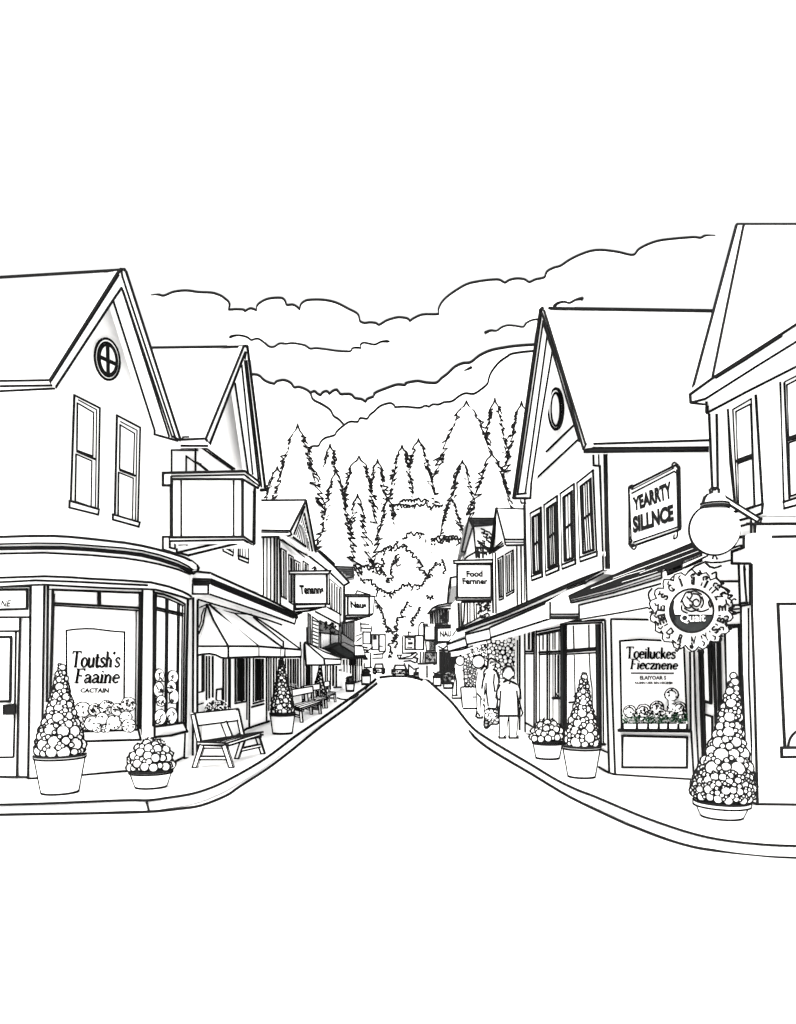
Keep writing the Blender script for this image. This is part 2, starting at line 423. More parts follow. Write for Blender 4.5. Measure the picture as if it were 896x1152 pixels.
# ================================================================== LEFT SIDE
def px_win(parent, M, outer, panes, lines, sill, off=0.05, w=2.0, name='window', sm=None):
    """sash window: frame (part) with pane(s) and sill (sub-parts)"""
    b = B(); b.slab(M, outer, off, w=w)
    for l in lines:
        if isinstance(l[-1], (int, float)): b.st(M, l[:-1], l[-1], off+0.004)
        else: b.st(M, l, w*0.62, off+0.004)
    fr = b.build(name, parent)
    for p in panes:
        b = B(); b.slab(M, p, off+0.012, off-0.01, w=w*0.75); b.build('pane', fr)
    if sill:
        b = B(); b.slab(M, sill, off+0.07, -0.02, w=w); b.build('sill', fr)
    return fr
# ---------------------------------------------------------------- corner shop with the bow front
PL1 = VP(62, 11.0, 201, 13.4); e1 = V((-0.985, 0.10, 0))
t = thing('corner_shop', 'white gabled corner shop with a bowed shopfront and a small round gable window', 'shop', P(110, 866, 11.6))
b = B(); top = [PL1(66, 437), PL1(136, 318), PL1(193, 488)]
lo_ = [V((p.x, p.y, -0.04)) for p in (top[2], top[0])]
b.ext([lo_[1], top[0], top[1], top[2], lo_[0]], e1*4.5)
b.st(PL1, [(193, 494), (193, 606)], 1.8, 0.004)
b.build('gable_wall', t)
RK = 0.32
b = B()
pk = PL1(136, 303.5, RK); ev = PL1(57, 428, RK); ev2 = PL1(203, 495, RK)
th = V((0, 0, -0.16))
b.ext([pk, ev, ev+e1*5, pk+e1*5+V((0, .7, 0))], th); b.ext([pk, ev2, ev2+e1*5, pk+e1*5+V((0, .7, 0))], th)
b.tube([pk, P(-30, 313.6, pk.y+0.25)], 2.4)
PLs = VP(57, ev.y, -40, ev.y-0.12)
b.slab(PLs, [(57, 427.5), (62, 437), (-30, 441), (-30, 428.5)], 0.03, -0.1, edge=False)
b.sts(PLs, [[(57.5, 427.5), (-30, 429)], [(59, 433.5), (-30, 434.8)], [(62, 437), (-30, 441.4)]], 2.0, 0.035)
b.build('roof', t)
b = B()
b.slab(PL1, [(57, 427.5), (133, 307), (137, 303), (138, 322), (128, 337), (62, 437)], RK+0.01, 0.2, edge=False)
b.slab(PL1, [(137, 303), (141, 303.5), (203, 495), (199, 496), (174, 489), (174, 484), (127.5, 337), (137, 324)], RK+0.012, 0.2, edge=False)
b.sts(PL1, [[(56.5, 427.5), (132, 307.5), (136, 303), (140, 303), (142, 306), (203.3, 495.5), 2.6], [(57.5, 428), (133.5, 309), 2.0], [(56.5, 428), (58, 434), (62, 437), (128, 336.5), (137, 323.5)],
  [(136.5, 304), (138, 312), (198, 494.5)], [(137, 323.5), (190.5, 491.5)], [(138.5, 326.5), (194, 492.5), 1.8], [(127.5, 338), (174, 484), (174, 488.6), (200, 496)], [(194.5, 491), (203, 495.5)]], 2.0, RK+0.02)
b.build('bargeboard', t)
def oval(cx, cy, rx, ry, sk=0.0, n=28, lean=0.0):
    return [(cx+rx*math.cos(2*math.pi*i/n)+lean*math.sin(2*math.pi*i/n), cy+ry*math.sin(2*math.pi*i/n)+sk*math.cos(2*math.pi*i/n)) for i in range(n)]
b = B(); b.slab(PL1, oval(120.7, 404, 14, 23, 3.5), 0.06, w=2.2); b.st(PL1, oval(121, 404.3, 11.2, 19.2, 3), 1.6, 0.064, True)
rw = b.build('round_window', t)
b = B(); b.slab(PL1, oval(121.4, 404.5, 9.6, 16.6, 2.6), 0.075, 0.04, w=2.4)
b.sts(PL1, [[(120.2, 388), (121, 421)], [(122.4, 388), (123, 421.5), 1.3], [(112, 400.4), (131, 409)], [(112, 402.6), (130.6, 411), 1.3]], 2.2, 0.08)
b.build('pane', rw)
px_win(t, PL1, [(83.7, 444.5), (112.2, 459), (110.3, 572.5), (79.6, 563.5)],
  [[(87.3, 453.5), (105.2, 464), (104.3, 513), (86.6, 506.5)], [(85.7, 511), (103.2, 518.5), (102.4, 570), (84.8, 564)]],
  [[(87.8, 449.6), (108.8, 461), (107.4, 572)], [(86, 507.5), (107.4, 516.8), 2.2]],
  [(78.2, 563.5), (111.2, 573), (110.4, 579), (78, 571)])
px_win(t, PL1, [(131.6, 467.3), (157.6, 481), (155, 587.5), (129.2, 580)],
  [[(135.3, 478), (151.2, 487.5), (150, 533.5), (134.6, 527.6)], [(133.6, 531.5), (149.8, 538), (148.8, 586), (133, 580.6)]],
  [[(135.3, 474), (154.2, 484), (152.4, 587)], [(134.3, 528.5), (151.8, 535.3), 2.2]],
  [(127, 578.7), (157.2, 587.6), (156, 592.6), (127, 584.6)])
# bowed shopfront
VB = VC([(-60, 10.9), (0, 10.45), (33, 10.3), (90, 10.6), (148, 11.05), (175, 11.45), (193, 11.85), (207, 12.6), (218, 13.3)])
cols = list(range(-60, 216, 5))+[217.5]
b = B()
for x0, x1 in zip(cols, cols[1:]):
    q = [VB(x0, 640), VB(x1, 640)]
    lo4 = [V((p.x, p.y, z)) for p, z in ((q[0], -0.04), (q[1], -0.04), (q[1], 3.2), (q[0], 3.2))]
    b.face(lo4)
    b.face([lo4[3], lo4[2], V((q[1].x-0.2, 14.0, 3.2)), V((q[0].x-0.2, 14.0, 3.2))])
vs_ = [[(34.5, 658), (33.5, 740), (31.5, 876.5)], [(50, 658), (48.4, 760), (46.8, 878)], [(54, 659), (52.6, 790)], [(173, 664), (172.6, 800), (172.4, 860)]]
b.sts(VB, vs_, 2.0, 0.012)
b.sts(VB, [[(46.8, 877.5), (31.5, 876.5)], [(46, 877), (91, 873), (120, 871), (148, 868.5), (175, 864.5), (193, 860.8), (207, 853)], [(208, 825), (207, 853)], [(210.6, 673), (209, 740), (208, 822)]], 2.2, 0.014)
b.build('bow_wall', t)
b = B()      # fascia and cornice of the bow
def band(b, up, lowr, off, back):
    k = [x for x in range(-60, 216, 3)]
    def yi(l, x):
        for (a, ya), (c, yc) in zip(l, l[1:]):
            if x <= c: return ya+(yc-ya)*(x-a)/(c-a)
        return l[-1][1]
    xe = max(up[-1][0], lowr[-1][0]); k = [x for x in k if x < xe-1]+[xe]
    for x0, x1 in zip(k, k[1:]):
        b.ext([VB(x0, yi(up, x0), off), VB(x1, yi(up, x1), off), VB(x1, yi(lowr, x1), off), VB(x0, yi(lowr, x0), off)], VB.inw(x0)*(off-back))
c_top = [(-60, 606), (0, 604), (30, 603), (60, 602.8), (80, 604), (100, 606), (118, 608), (140, 610.5), (160, 614), (177, 618), (195, 623), (207, 627), (216, 631.5), (222, 636.5)]
c_2 = [(-60, 614), (0, 612), (40, 611), (70, 611.3), (100, 613.5), (140, 616.6), (160, 619.5), (180, 624.4), (200, 631), (212, 637), (217, 641)]
c_3 = [(-60, 619), (0, 617), (40, 616.3), (70, 616.4), (100, 618.2), (140, 621.8), (160, 624.5), (180, 629.4), (200, 636), (212, 641.5), (216, 644)]
c_4 = [(-60, 625), (0, 623), (50, 622), (100, 624.5), (140, 628), (160, 631), (180, 635), (200, 640.5), (214, 646)]
band(b, [(x, y) for x, y in c_top], c_2+[(222, 641)], 0.26, -0.1); band(b, c_2, c_4, 0.16, -0.1)
b.st(VB, c_top+[(223.6, 639), (222, 643), (217, 645.5)], 2.4, 0.27)
b.st(VB, c_2, 1.6, 0.265); b.st(VB, [(x, y-1.1) for x, y in c_3], 1.9, 0.2); b.st(VB, [(x, y+1.0) for x, y in c_3], 2.0, 0.2); b.st(VB, c_4, 1.9, 0.17)
b.build('cornice', t)
b = B()
f_1 = [(-60, 652), (0, 650), (50, 648.3), (80, 649.5), (100, 651), (140, 653), (170, 655.3), (190, 660), (205, 665.5), (212, 669), (216, 672)]
f_2 = [(-60, 656), (0, 655), (40, 653), (80, 654.3), (140, 657.3), (166, 658.5)]
f_3 = [(-60, 661.5), (0, 660.3), (34, 658.3), (50, 657.8), (80, 659.5), (120, 661.5), (150, 662.5), (175, 663.3), (190, 667), (205, 671.5), (212, 674)]
band(b, c_4, f_1, 0.1, -0.05); band(b, f_1, f_3, 0.13, -0.05)
b.st(VB, f_1, 2.2, 0.135); b.st(VB, f_2, 2.0, 0.135); b.st(VB, f_3+[(215.5, 673.5), (216.5, 670)], 2.0, 0.135); b.st(VB, [(217, 646), (217, 669)], 1.9, 0.1)
b.build('fascia', t)
# display windows of the bow
def display(x0, x1, yt0, yt1, yb0, yb1, inset, name='display_window'):
    pass
b = B()
b.sts(VB, [[(56.5, 790), (59.5, 663.5), (157.8, 667), (155.6, 821), 2.2], [(61, 668), (58.2, 760), 1.4], [(160.4, 664), (158.2, 833), 2.0], [(157.8, 667), (155.9, 665.6), 1.2], [(54.6, 663), (160.4, 666.5), 1.0]], 2, 0.03)
b.sts(VB, [[(60.5, 678.6), (156.6, 683.8), 2.2], [(60.5, 681), (156.4, 687), 1.6], [(111.7, 666.5), (111.6, 681), 3.2], [(153.4, 686), (152.4, 819), 1.2]], 2, 0.03)
dw = b.build('display_window', t)
b = B(); b.slab(VB, [(82, 823.4), (155.5, 821), (158.2, 832.3), (82, 834.6)], 0.1, -0.03, w=2.2); b.build('sill', dw)
b = B(); b.ext([VB(60.5, 668, 0.45), VB(112, 669.7, 0.45), VB(156, 671, 0.45), VB(154, 822, 0.45), VB(105, 823, 0.45), VB(60, 824, 0.45)], (0, 0.01, 0), GL); b.build('pane', dw)
b = B()
b.sts(VB, [[(175.6, 668), (174, 817)], [(174.5, 667), (184, 668.6), (192, 671.5), (200, 675), (208, 679.5)], [(176, 670.4), (184, 672), (192, 675), (200, 678.4), (206, 681.4), 1.6], [(208, 679.5), (206.8, 740), (206, 815)], [(205.4, 681), (204.6, 740), (203.8, 814.5), 1.4],
 [(176, 683.6), (190, 687), (206, 690.6)], [(176, 686.2), (190, 689.4), (206, 693), 1.4], [(188, 673), (187.4, 740), (186.6, 815.6), 3], [(200, 678), (199.4, 740), (198.6, 813.5), 1.8], [(202, 679), (201.2, 740), (200.4, 813.5), 1.2], [(212, 674), (210.6, 740), (209.5, 820), 1.6]], 2, 0.03)
dw2 = b.build('display_window', t)
b = B()
b.slab(VB, [(174, 817.6), (190, 815.8), (206, 813), (210.6, 823), (192, 827.6), (174, 829.4)], 0.09, -0.03, w=2.2); b.build('sill', dw2)
# door
b = B(); b.slab(VB, [(-40, 695.5), (21.8, 694.5), (18.6, 874), (-40, 873)], 0.03, -0.02, edge=False)
b.sts(VB, [[(-40, 694.6), (34, 694.4)], [(22.6, 695), (20.4, 790), (19, 874)], [(-40, 710.5), (21.6, 710)], [(18, 711), (17, 790), (15.4, 852)], [(-40, 717), (12.6, 716.6), (11.4, 789), (-40, 790), 2.6], [(15.4, 852), (-40, 852.6)], [(-40, 873.4), (31, 874.4)], [(13.8, 717), (12.6, 788), 1.2]], 2, 0.036)
dr = b.build('door', t)
b = B(); b.slab(VB, [(4, 793.6), (16.4, 792.2), (16.4, 803.4), (4, 803.6)], 0.09, 0.0, m=K_, w=1.6); b.build('handle', dr)
b = B(); b.slab(VB, [(-40, 664), (30.4, 663.4), (30.2, 685), (-40, 687)], 0.05, -0.02, w=2.4)
b.sts(VB, [[(-40, 660.6), (34, 659.4), 1.8]], 2, 0.02)
put_text(b, VB, 'NE', [(1, 675.5), (12.4, 675), (12.4, 682.5), (0, 683)], 0.07, 0.02, 0.2)
put_text(b, VB, 'SHA', [(-22, 676), (-2, 675.6), (-2, 683), (-22, 683.6)], 0.07, 0.02, 0.2)
b.build('name_board', t, label='cream name board over the door, only its last letters in view' if False else None)
# poster inside the bow window
QB = FP(10.42)
b = B(); b.slab(QB, [(74.8, 709.3), (84, 708), (96, 707.3), (106, 707.5), (120, 709.3), (130, 710.4), (140.2, 711), (139.4, 822), (75.5, 822)], 0.0, -0.02, w=1.7)
serif(b, QB, "Toutsh's", [(80.5, 733), (135, 733), (135, 750.4), (80, 750.4)], 2.2, 0.1)
serif(b, QB, 'Faaine', [(84, 752.8), (134.4, 752.8), (134.4, 768.2), (83.6, 768.2)], 2.2, 0.12)
put_text(b, QB, 'CACTAIN', [(90.3, 774.2), (123, 774), (123, 779.6), (90.3, 779.4)], 0.01, 0.05, 0.1)
b.build('poster', None, "white paper poster lettered Toutsh's Faaine standing in the bow window", 'poster', origin=QB(107, 822))
# flower heads in the bow windows
rnd = random.Random(5)
def blossom(b, c, r, rnd, dens=10, w=1.3):
    b.ball(c, r*0.97, sc3=(1, 0.8, 1)); b.ring(c, r, w, 14, 0.05, rnd)
    n = V((-c.x, -c.y, 0)).normalized(); sx = V((n.y, -n.x, 0))
    for i in range(dens):
        a = rnd.uniform(0, 6.28); q = r*math.sqrt(rnd.uniform(0, 0.75)); dx, dz = q*math.cos(a), q*math.sin(a)
        dy = math.sqrt(max(0.02, 1-(q/r)**2))*r*0.8+0.004
        p = c+n*dy+sx*dx+V((0, 0, dz)); h = r*0.18; an = rnd.uniform(0, 3.1)
        b.tube([p, p+sx*(h*math.cos(an))+V((0, 0, h*math.sin(an))), p+sx*(h*math.cos(an+1.6))+V((0, 0, h*math.sin(an+1.6)))], w*0.75, sides=4)
t2 = thing('flower_display', 'two rows of round flower heads heaped below the poster in the bow window', 'flowers', P(115, 824, 10.3))
for x, y, r, dn, dd in [(93,798.5,8.4,4,10.36),(106.5,798.5,6.6,26,10.34),(120,796,8,22,10.36),(132.5,798.5,7,26,10.34),(144.5,792.5,8,26,10.36),(79,803,6,14,10.36),(91,814.5,7.6,18,10.28),(103.5,814,8,3,10.28),(115,808.5,6.6,3,10.3),(128,813,8,5,10.28),(141.5,807,6.6,2,10.3),(145,816.5,7.4,8,10.26),(109,819,5,8,10.25),(119,820,4.6,8,10.25),(82,816,6,12,10.27)]:
    b = B(); blossom(b, P(x, y, dd), r/F*dd, rnd, dn); b.build('flower_head', t2)
t2 = thing('flower_display', 'tall leafy heap of plants in the narrow right-hand pane of the bow front', 'flowers', P(188, 818, 11.4))
for x, y, rx, ry, dd in [(178.5,759,5,7,11.3),(193.5,759,5.5,7.5,11.5),(179,776,5.5,8.5,11.25),(193.5,773,5,7,11.4),(181,790,5,6,11.2),(195,786,5,8,11.4),(180,806,6.4,8.6,11.15),(193,805,6.4,9,11.3)]:
    b = B(); x += rnd.uniform(-1.2, 1.2); y += rnd.uniform(-3, 3); c = P(x, y, dd); b.ball(c, rx/F*dd*0.97, sc3=(1, 0.6, ry/rx)); b.ring(c, rx/F*dd, 1.4, 14, 0.1, rnd, ry/rx)
    for i in range(4):
        x0 = x+rnd.uniform(-rx, rx)*0.6; y0 = y+rnd.uniform(-ry, ry)*0.6
        b.tube([P(x0, y0, dd-0.1), P(x0+rnd.uniform(-3, 3), y0+rnd.uniform(1, 4), dd-0.1), P(x0+rnd.uniform(-4, 4), y0+rnd.uniform(2, 6), dd-0.1)], 1.2, sides=4)
    b.build('leaf_clump', t2)

# ---------------------------------------------------------------- gabled shop behind it, with the big awning
PL2 = VP(232, 14.0, 297, 17.9); e2 = V((-0.998, 0.05, 0))
t = thing('gabled_shop', 'tall white gabled shop with a long striped awning, next to the corner shop', 'shop', P(258, 836, 15.0))
b = B(); top = [PL2(236, 500), PL2(275, 400), PL2(294, 549)]; zb = 3.42
b.ext([V((top[0].x, top[0].y, zb)), top[0], top[1], top[2], V((top[2].x, top[2].y, zb))], e2*2.6)
Fs = VP(236, 14.2, 193, 14.26)
b.sts(Fs, [[(180, 503.6), (223, 503.6), 1.8], [(180, 506.2), (223, 506.4), 1.6], [(220, 504), (220, 532), 1.8], [(209.6, 532), (209.6, 513), (219.6, 520.3), 1.5]], 2, 0.03)
b.sts(PL2, [[(223, 503), (226.6, 503.4), (262, 528.5), 1.8], [(228, 503), (233, 505), (264, 527.5), 1.8], [(222, 520.5), (236, 531.5), 2.4], [(223, 521.6), (226, 522), 1.6]], 2, 0.03)
b.build('gable_wall', t)
b = B(); pk = PL2(276, 390, 0.3); ev = PL2(232, 493.5, 0.3); ev2 = PL2(298, 551, 0.3)
b.ext([pk, ev, ev+e2*3, pk+e2*3+V((0, 0.1, 0))], (0, 0, -0.14)); b.ext([pk, ev2, ev2+e2*3, pk+e2*3], (0, 0, -0.14))
b.tube([P(277, 389.6, pk.y-0.02), P(150, 391.3, pk.y-0.02)], 2.2)
Fe = VP(232, ev.y-0.02, 180, ev.y+0.03)
b.slab(Fe, [(180, 495.4), (231.5, 493.2), (236, 501.5), (180, 502)], 0.02, -0.1, edge=False)
b.sts(Fe, [[(180, 495.6), (230, 493.3)], [(180, 501.4), (234, 501.6)], [(204.4, 495.4), (206, 491.6), (213, 491.4), 1.6]], 2, 0.03)
b.build('roof', t)
b = B()
b.slab(PL2, [(231.5, 493.5), (274.5, 389.5), (278.3, 389), (277, 405), (264.5, 430.5), (236, 501)], 0.31, 0.2, edge=False)
b.slab(PL2, [(277, 389), (298.5, 551), (294, 551), (279.5, 532), (264.5, 430.5), (275, 400)], 0.312, 0.2, edge=False)
b.sts(PL2, [[(236, 501.5), (231.6, 493.6), (274.5, 389), (278.2, 388.8), 2.2], [(235.6, 501.5), (276.3, 396), 2.0], [(278.2, 388.8), (298.6, 551), (294, 551.4), 3], [(275.5, 405), (291.5, 544)], [(272.2, 410), (284.6, 534), 1.7], [(264.6, 430.5), (279.3, 532)], [(276, 404), (277, 396), 1.4], [(277.6, 405), (294.4, 548), 1.6], [(233, 494), (234, 501), 1.5]], 2, 0.33)
b.build('bargeboard', t)
for q, ln, sl in [([(253, 608), (262, 612), (262.3, 622), (252.6, 617)], [[(257, 610), (259, 620)], [(260, 611), (260, 621)]], [(250.5, 614.5), (262.4, 621.6), (262, 625.2), (251.4, 620)]),
                  ([(268.7, 609), (279.3, 613), (279.6, 629), (268.7, 625)], [[(272.5, 611), (273, 627)], [(275.5, 612), (276, 628)], [(270.6, 611), (270.6, 626)]], [(268.4, 625.4), (279.6, 629.4), (279.3, 633.4), (268.6, 629)])]:
    px_win(t, PL2, q, [], ln, sl, 0.03, 1.7)
# shop storey
PF2 = VP(217, 13.0, 300, 19.7)
b = B(); a = PF2(216.5, 700); c = PF2(344, 700)
b.ext([V((a.x, a.y, -0.04)), V((c.x, c.y, -0.04)), V((c.x, c.y, 3.3)), V((a.x, a.y, 3.3))], (-8, 0, 0))
b.sts(PF2, [[(217.6, 672), (217, 852.6)], [(222.6, 675), (222, 851.5)], [(207.5, 853), (215.5, 853.8), (222, 852.2), (240, 847)], [(240, 847), (262, 838), (268, 835)], [(265, 829), (277.6, 820), (303, 811.5)],
 [(224, 779), (229, 778), 1.3], [(224, 792.6), (229, 791), 1.3],
 [(228.3, 737), (228.3, 778), 3.4], [(232.6, 738), (232.6, 788), 1.5], [(235.7, 738), (235.7, 786), 1.6], [(239.6, 738), (239.6, 785), 1.8],
 [(243.4, 787), (244, 776), (250.4, 775), (250.4, 787), 1.6], [(251.4, 740), (251.4, 788), 2], [(254.4, 740), (254.4, 790), 1.3], [(257.8, 741), (257.8, 796), 2], [(259.4, 741), (259.4, 797), 1.2],
 [(265, 741), (265, 790), 2.2], [(268, 741), (268, 789), 2.4], [(270.2, 741), (270.2, 789), 1.6], [(272.3, 741), (272.3, 789), 2.6], [(274.6, 741), (274.6, 788), 1.6], [(264.6, 791.4), (276.6, 789.4), 1.6],
 [(277.4, 740), (277.4, 789), 1.6], [(278.4, 740), (278, 810), 1.2], [(281, 740), (280.6, 819), 1.8], [(285.4, 740), (285.4, 790), 1.4], [(288, 741), (288, 789), 2.2], [(290.4, 741), (290.4, 788), 2.6], [(293, 741), (293, 788), 2.2], [(295.6, 741), (295.6, 787), 2.6], [(285, 791.6), (297, 788.4), 1.6], [(283.4, 795.6), (297, 792), 1.8], [(300, 740), (300, 812), 1.8], [(302.6, 740), (302.6, 800), 1.4], [(305, 740), (305, 790), 1.4], [(308, 740), (308, 784), 2],
 [(311, 740), (311, 800), 1.4], [(314, 742), (314, 760), 2.4], [(318, 741), (318, 760), 2.2], [(321.4, 741), (321.4, 752), 1.4], [(324, 741), (324, 786), 2.4], [(327, 741), (327, 780), 2.6], [(330, 741), (330, 778), 2.6], [(332.6, 741), (332.6, 776), 1.8], [(335, 741), (335, 776), 2.4], [(338, 722), (338.6, 778), 1.6], [(342, 724), (342, 778), 1.4]], 2, 0.02)
b.build('shop_wall', t)
b = B()      # moulded cornice with a dark band and its return
Nr = VP(217, 13.0, 236.5, 12.9)
b.slab(Nr, [(217, 643.8), (236.5, 644.5), (236.5, 658), (217, 658)], 0.0, -0.02, edge=False)
b.slab(PF2, [(236.5, 644.5), (300, 673), (333, 690.5), (331.5, 702), (300, 690), (236.5, 668)], 0.3, 0.0, edge=False)
b.sts(Nr, [[(217, 643.8), (222, 643), (236.5, 644.5), 2.2], [(217, 651.4), (236.5, 651.6), 2], [(217, 653.8), (236.5, 653.8), 3.2], [(217, 656.4), (236.5, 656), 2.4]], 2, 0.01)
b.sts(PF2, [[(236.5, 644.5), (300, 673), (333, 690), 2.2], [(236.5, 651.6), (300, 677.6), (334, 692.6), 2.4], [(236.5, 654), (300, 680), (334, 694.4), 3.2], [(236.5, 656.4), (300, 682.4), (330, 695), 2.0],
  [(235, 668.2), (262, 677.4), (300, 690.4), (331.5, 702), 1.8], [(223, 674.4), (262, 686), (300, 697), (317, 703), 1.6], [(331.5, 702), (334, 693), 1.6]], 2, 0.31)
b.slab(Nr, [(217, 658), (234.4, 658), (234.4, 668.2), (217, 668.2)], 0.02, -0.03, w=1.8)
b.build('cornice', t)
b = B()
A0, A1, A2, A3, A4 = P(223.5, 727, 12.5), P(257, 727, 12.4), P(291, 727.2, 15.2), P(319, 729.4, 18.4), P(338.5, 731, 21.6)
T0, T1, T2 = P(233, 680, 13.45), P(263, 690, 15.8), P(282.5, 691.5, 17.6)
for f in ([A0, A1, T0], [T0, A1, A2], [T0, A2, A3, T1], [T1, A3, A4, T2]): b.face(f)
b.tube([T0, P(240, 697, 13), P(249, 713, 12.6), A1], 2.0); b.tube([T0+V((0.05, 0, 0)), P(262, 704, 14.4), A2], 2.0); b.tube([T1, P(300, 715, 17), A3], 2.0); b.tube([T2, P(312, 711, 19.5), A4], 2.0); b.tube([P(285, 694.5, 17.6), P(319, 722, 19), A3], 1.6)
b.tube([T0, P(248, 687, 14.5), T1], 1.8); b.tube([T1, P(268, 693, 16.2), P(275, 692.8, 17), T2], 1.6); b.tube([T1, P(270, 690.6, 16.4), T2], 1.2)
b.tube([T0, P(230.5, 690, 13.2), P(228.5, 702, 12.9), P(223.8, 713, 12.6)], 1.5); b.tube([P(223.5, 684, 13.4), T0], 1.3); b.tube([P(224, 706, 12.7), P(226.5, 699, 12.9), P(227, 692, 13.1), P(230, 684, 13.3)], 1.2)
b.tube([A0, A1, A2, A3, A4], 2.0)
aw = b.build('awning', t)
b = B(); val = [A0, A1, A2, A3, A4]; bot = [P(223.5, 737, 12.5), P(257, 740.2, 12.4), P(291, 739, 15.2), P(318, 739.4, 18.4), P(338.5, 739, 21.6)]
b.face([A0, P(236, 727, 12.47), P(249, 727, 12.42), A1, bot[1], P(251, 740, 12.42), P(243, 736.6, 12.44), P(236, 735.4, 12.46), P(229, 736, 12.48), bot[0]])
for i in range(1, 4): b.face([val[i], val[i+1], bot[i+1], bot[i]])
b.tube([bot[0], P(229, 736, 12.48), P(236, 735.4, 12.46), P(243, 736.8, 12.44), P(249, 739.8, 12.42), P(253, 740.4, 12.4), bot[1]], 2)
b.tube(bot[1:], 2); b.tube([A1, bot[1]], 2); b.tube([A2, bot[2]], 1.8); b.tube([P(316, 729.4, 18), P(314.6, 739.2, 18)], 1.6); b.tube([P(320.6, 729.6, 18.6), P(320.6, 739.2, 18.6)], 1.6); b.tube([A4, bot[4]], 1.8)
b.build('valance', aw)
# ---------------------------------------------------------------- big blank box sign
FS = FP(12.6)
t = thing('box_sign', 'large blank white box sign on a bracket between the two tall left gables', 'sign', P(193, 605, 12.9))
b = B(); q = rq(194, 538, 273, 605); fr = [FS(*p) for p in q]; b.ext(fr, (0, 0.85, 0))
b.sts(FS, [[(193, 538), (193, 606), 3.2], [(204, 540), (204, 604)], [(263, 540), (263, 604)], [(272.6, 540), (272.6, 604), 2.2], [(274, 604.5), (274, 540), 1.2]], 1.8, 0.004)
b.tube([P(286.6, 548, 13.45), P(286, 611.6, 13.45)], 3)
b.build('box', t)
b = B(); b.ext([FS(183.5, 532, .03), FS(276, 530, .03), FS(273.5, 539.5, .03), FS(192.7, 539.5, .03)], (0, 0.9, 0))
b.ext([FS(183.5, 532, .04), FS(192.7, 532, .04), FS(192.7, 546, .04), FS(183.5, 546, .04)], (0, 0.2, 0))
b.sts(FS, [[(192.7, 546), (183.5, 546), (183.5, 532), (276, 530), 2.4], [(192.7, 535.6), (275, 534), 1.6], [(192.7, 539), (273, 539), 2.2], [(192.7, 535.6), (192.7, 546)]], 2, 0.045)
b.tube([P(276, 530, 12.55), P(293.5, 543.5, 13.45), P(290, 549, 13.45), P(273, 539, 12.55)], 2.2); b.tube([P(275, 534, 12.55), P(291.5, 546.5, 13.45)], 1.6)
b.build('cap', t)
b = B(); b.ext([FS(191.5, 604.3, .03), FS(274.5, 603.6, .03), FS(274.5, 607.6, .03), FS(191.5, 608.8, .03)], (0, 0.9, 0))
b.sts(FS, [[(191.5, 604.5), (274.5, 603.8), 2.4], [(191.5, 608.8), (274.5, 607.4), 2]], 2, 0.035)
b.tube([P(274.5, 603.8, 12.57), P(286.4, 611.6, 13.4), P(284, 613.5, 13.4), P(274.5, 607.4, 12.57)], 2.2)
b.build('base_ledge', t)
b = B(); FB = FP(13.0)
b.slab(FB, [(200, 621.7), (256, 608.6), (266, 611.6), (212, 624.8)], 0.04, -0.06, w=2.2)
b.slab(FB, [(183.5, 604), (191, 604), (191, 616), (199, 618), (199, 623), (183.5, 618)], 0.02, -0.1, w=2)
b.sts(FB, [[(191, 608), (191, 617)], [(197, 609), (197, 617)], [(201, 613), (211, 612)], [(211.6, 609), (210, 614)]], 1.6, 0.05)
b.build('bracket', t)
# ---------------------------------------------------------------- clapboard building
WL = VP(312, 20.6, 400, 58.3)
t = thing('clapboard_building', 'narrow building with upright clapboards, dark attic gable and a long pale eave', 'building', P(330, 801, 23.7))
N3 = FP(20.6)
b = B(); z3 = 3.05
c0, c1 = WL(312, 606), WL(389, 660)
b.ext([V((c0.x, c0.y, z3)), c0, V((c1.x, c1.y, c0.z)), V((c1.x, c1.y, z3))], (-5, 0, 0))
for x, w in [(287.4, 2), (291.4, 1.2), (296.4, 1.4), (300.4, 1.2), (304.6, 1.4)]: b.st(N3, [(x, 604), (x, 664+(x-287)*0.62)], w, 0.02)
b.sts(N3, [[(308.8, 604), (308.8, 680), 2], [(312, 605), (312, 682), 2]], 2, 0.02)
b.sts(WL, [[(314.5, 608), (315.5, 680), 1.8], [(355, 688), (384, 703.5), 1.8], [(368, 683), (383, 691), 1.4], [(382.5, 660), (382.5, 704), 1.6], [(387.6, 660), (387, 702), 2]], 2, 0.02)
b.build('upper_wall', t)
b = B(); c0, c1 = WL(344.5, 700), WL(416, 760)
b.ext([V((c0.x-0.05, c0.y, -0.04)), V((c0.x-0.05, c0.y, 3.0)), V((c1.x-0.05, c1.y, 3.0)), V((c1.x-0.05, c1.y, -0.04))], (-5, 0, 0))
b.build('shop_wall', t)
b = B()
PG = VP(327, 20.9, 356, 25.2); pk = PG(344.5, 563); e3 = V((-1, 0.02, 0))
for q in ([(344.5, 563), (327, 600)], [(344.5, 563), (356, 622)]):
    u, v = PG(*q[0], 0.1), PG(*q[1], 0.1); b.ext([u, v, v+e3*6, u+e3*6], (0, 0, -0.1))
b.face([PG(327, 600), PG(344.5, 563), PG(356, 622)])
pq = PG(344.5, 563, .1); b.tube([P(270, 563, pq.y-0.02), P(344.5, 562.6, pq.y-0.02)], 2.2)
b.sts(PG, [[(344.5, 563), (326.6, 598), 2.2], [(343, 570), (331, 601)], [(344.5, 563), (355.8, 621), 2.2], [(342.5, 577), (351.6, 620), 1.6], [(345.5, 566), (354.4, 620), 1.2]], 1.6, 0.13)
for i in range(9): b.st(PG, [(333+i*1.9, 602+i*2.2), (337.5+i*1.2, 590+i*0.4+i*i*0.25)], 0.9, 0.12)
for i in range(6): b.st(PG, [(339.5+i*1.5, 588+i*3), (342+i*1.0, 578+i*4.4)], 0.9, 0.12)
E3 = FP(PG(327, 600, .1).y-0.03)
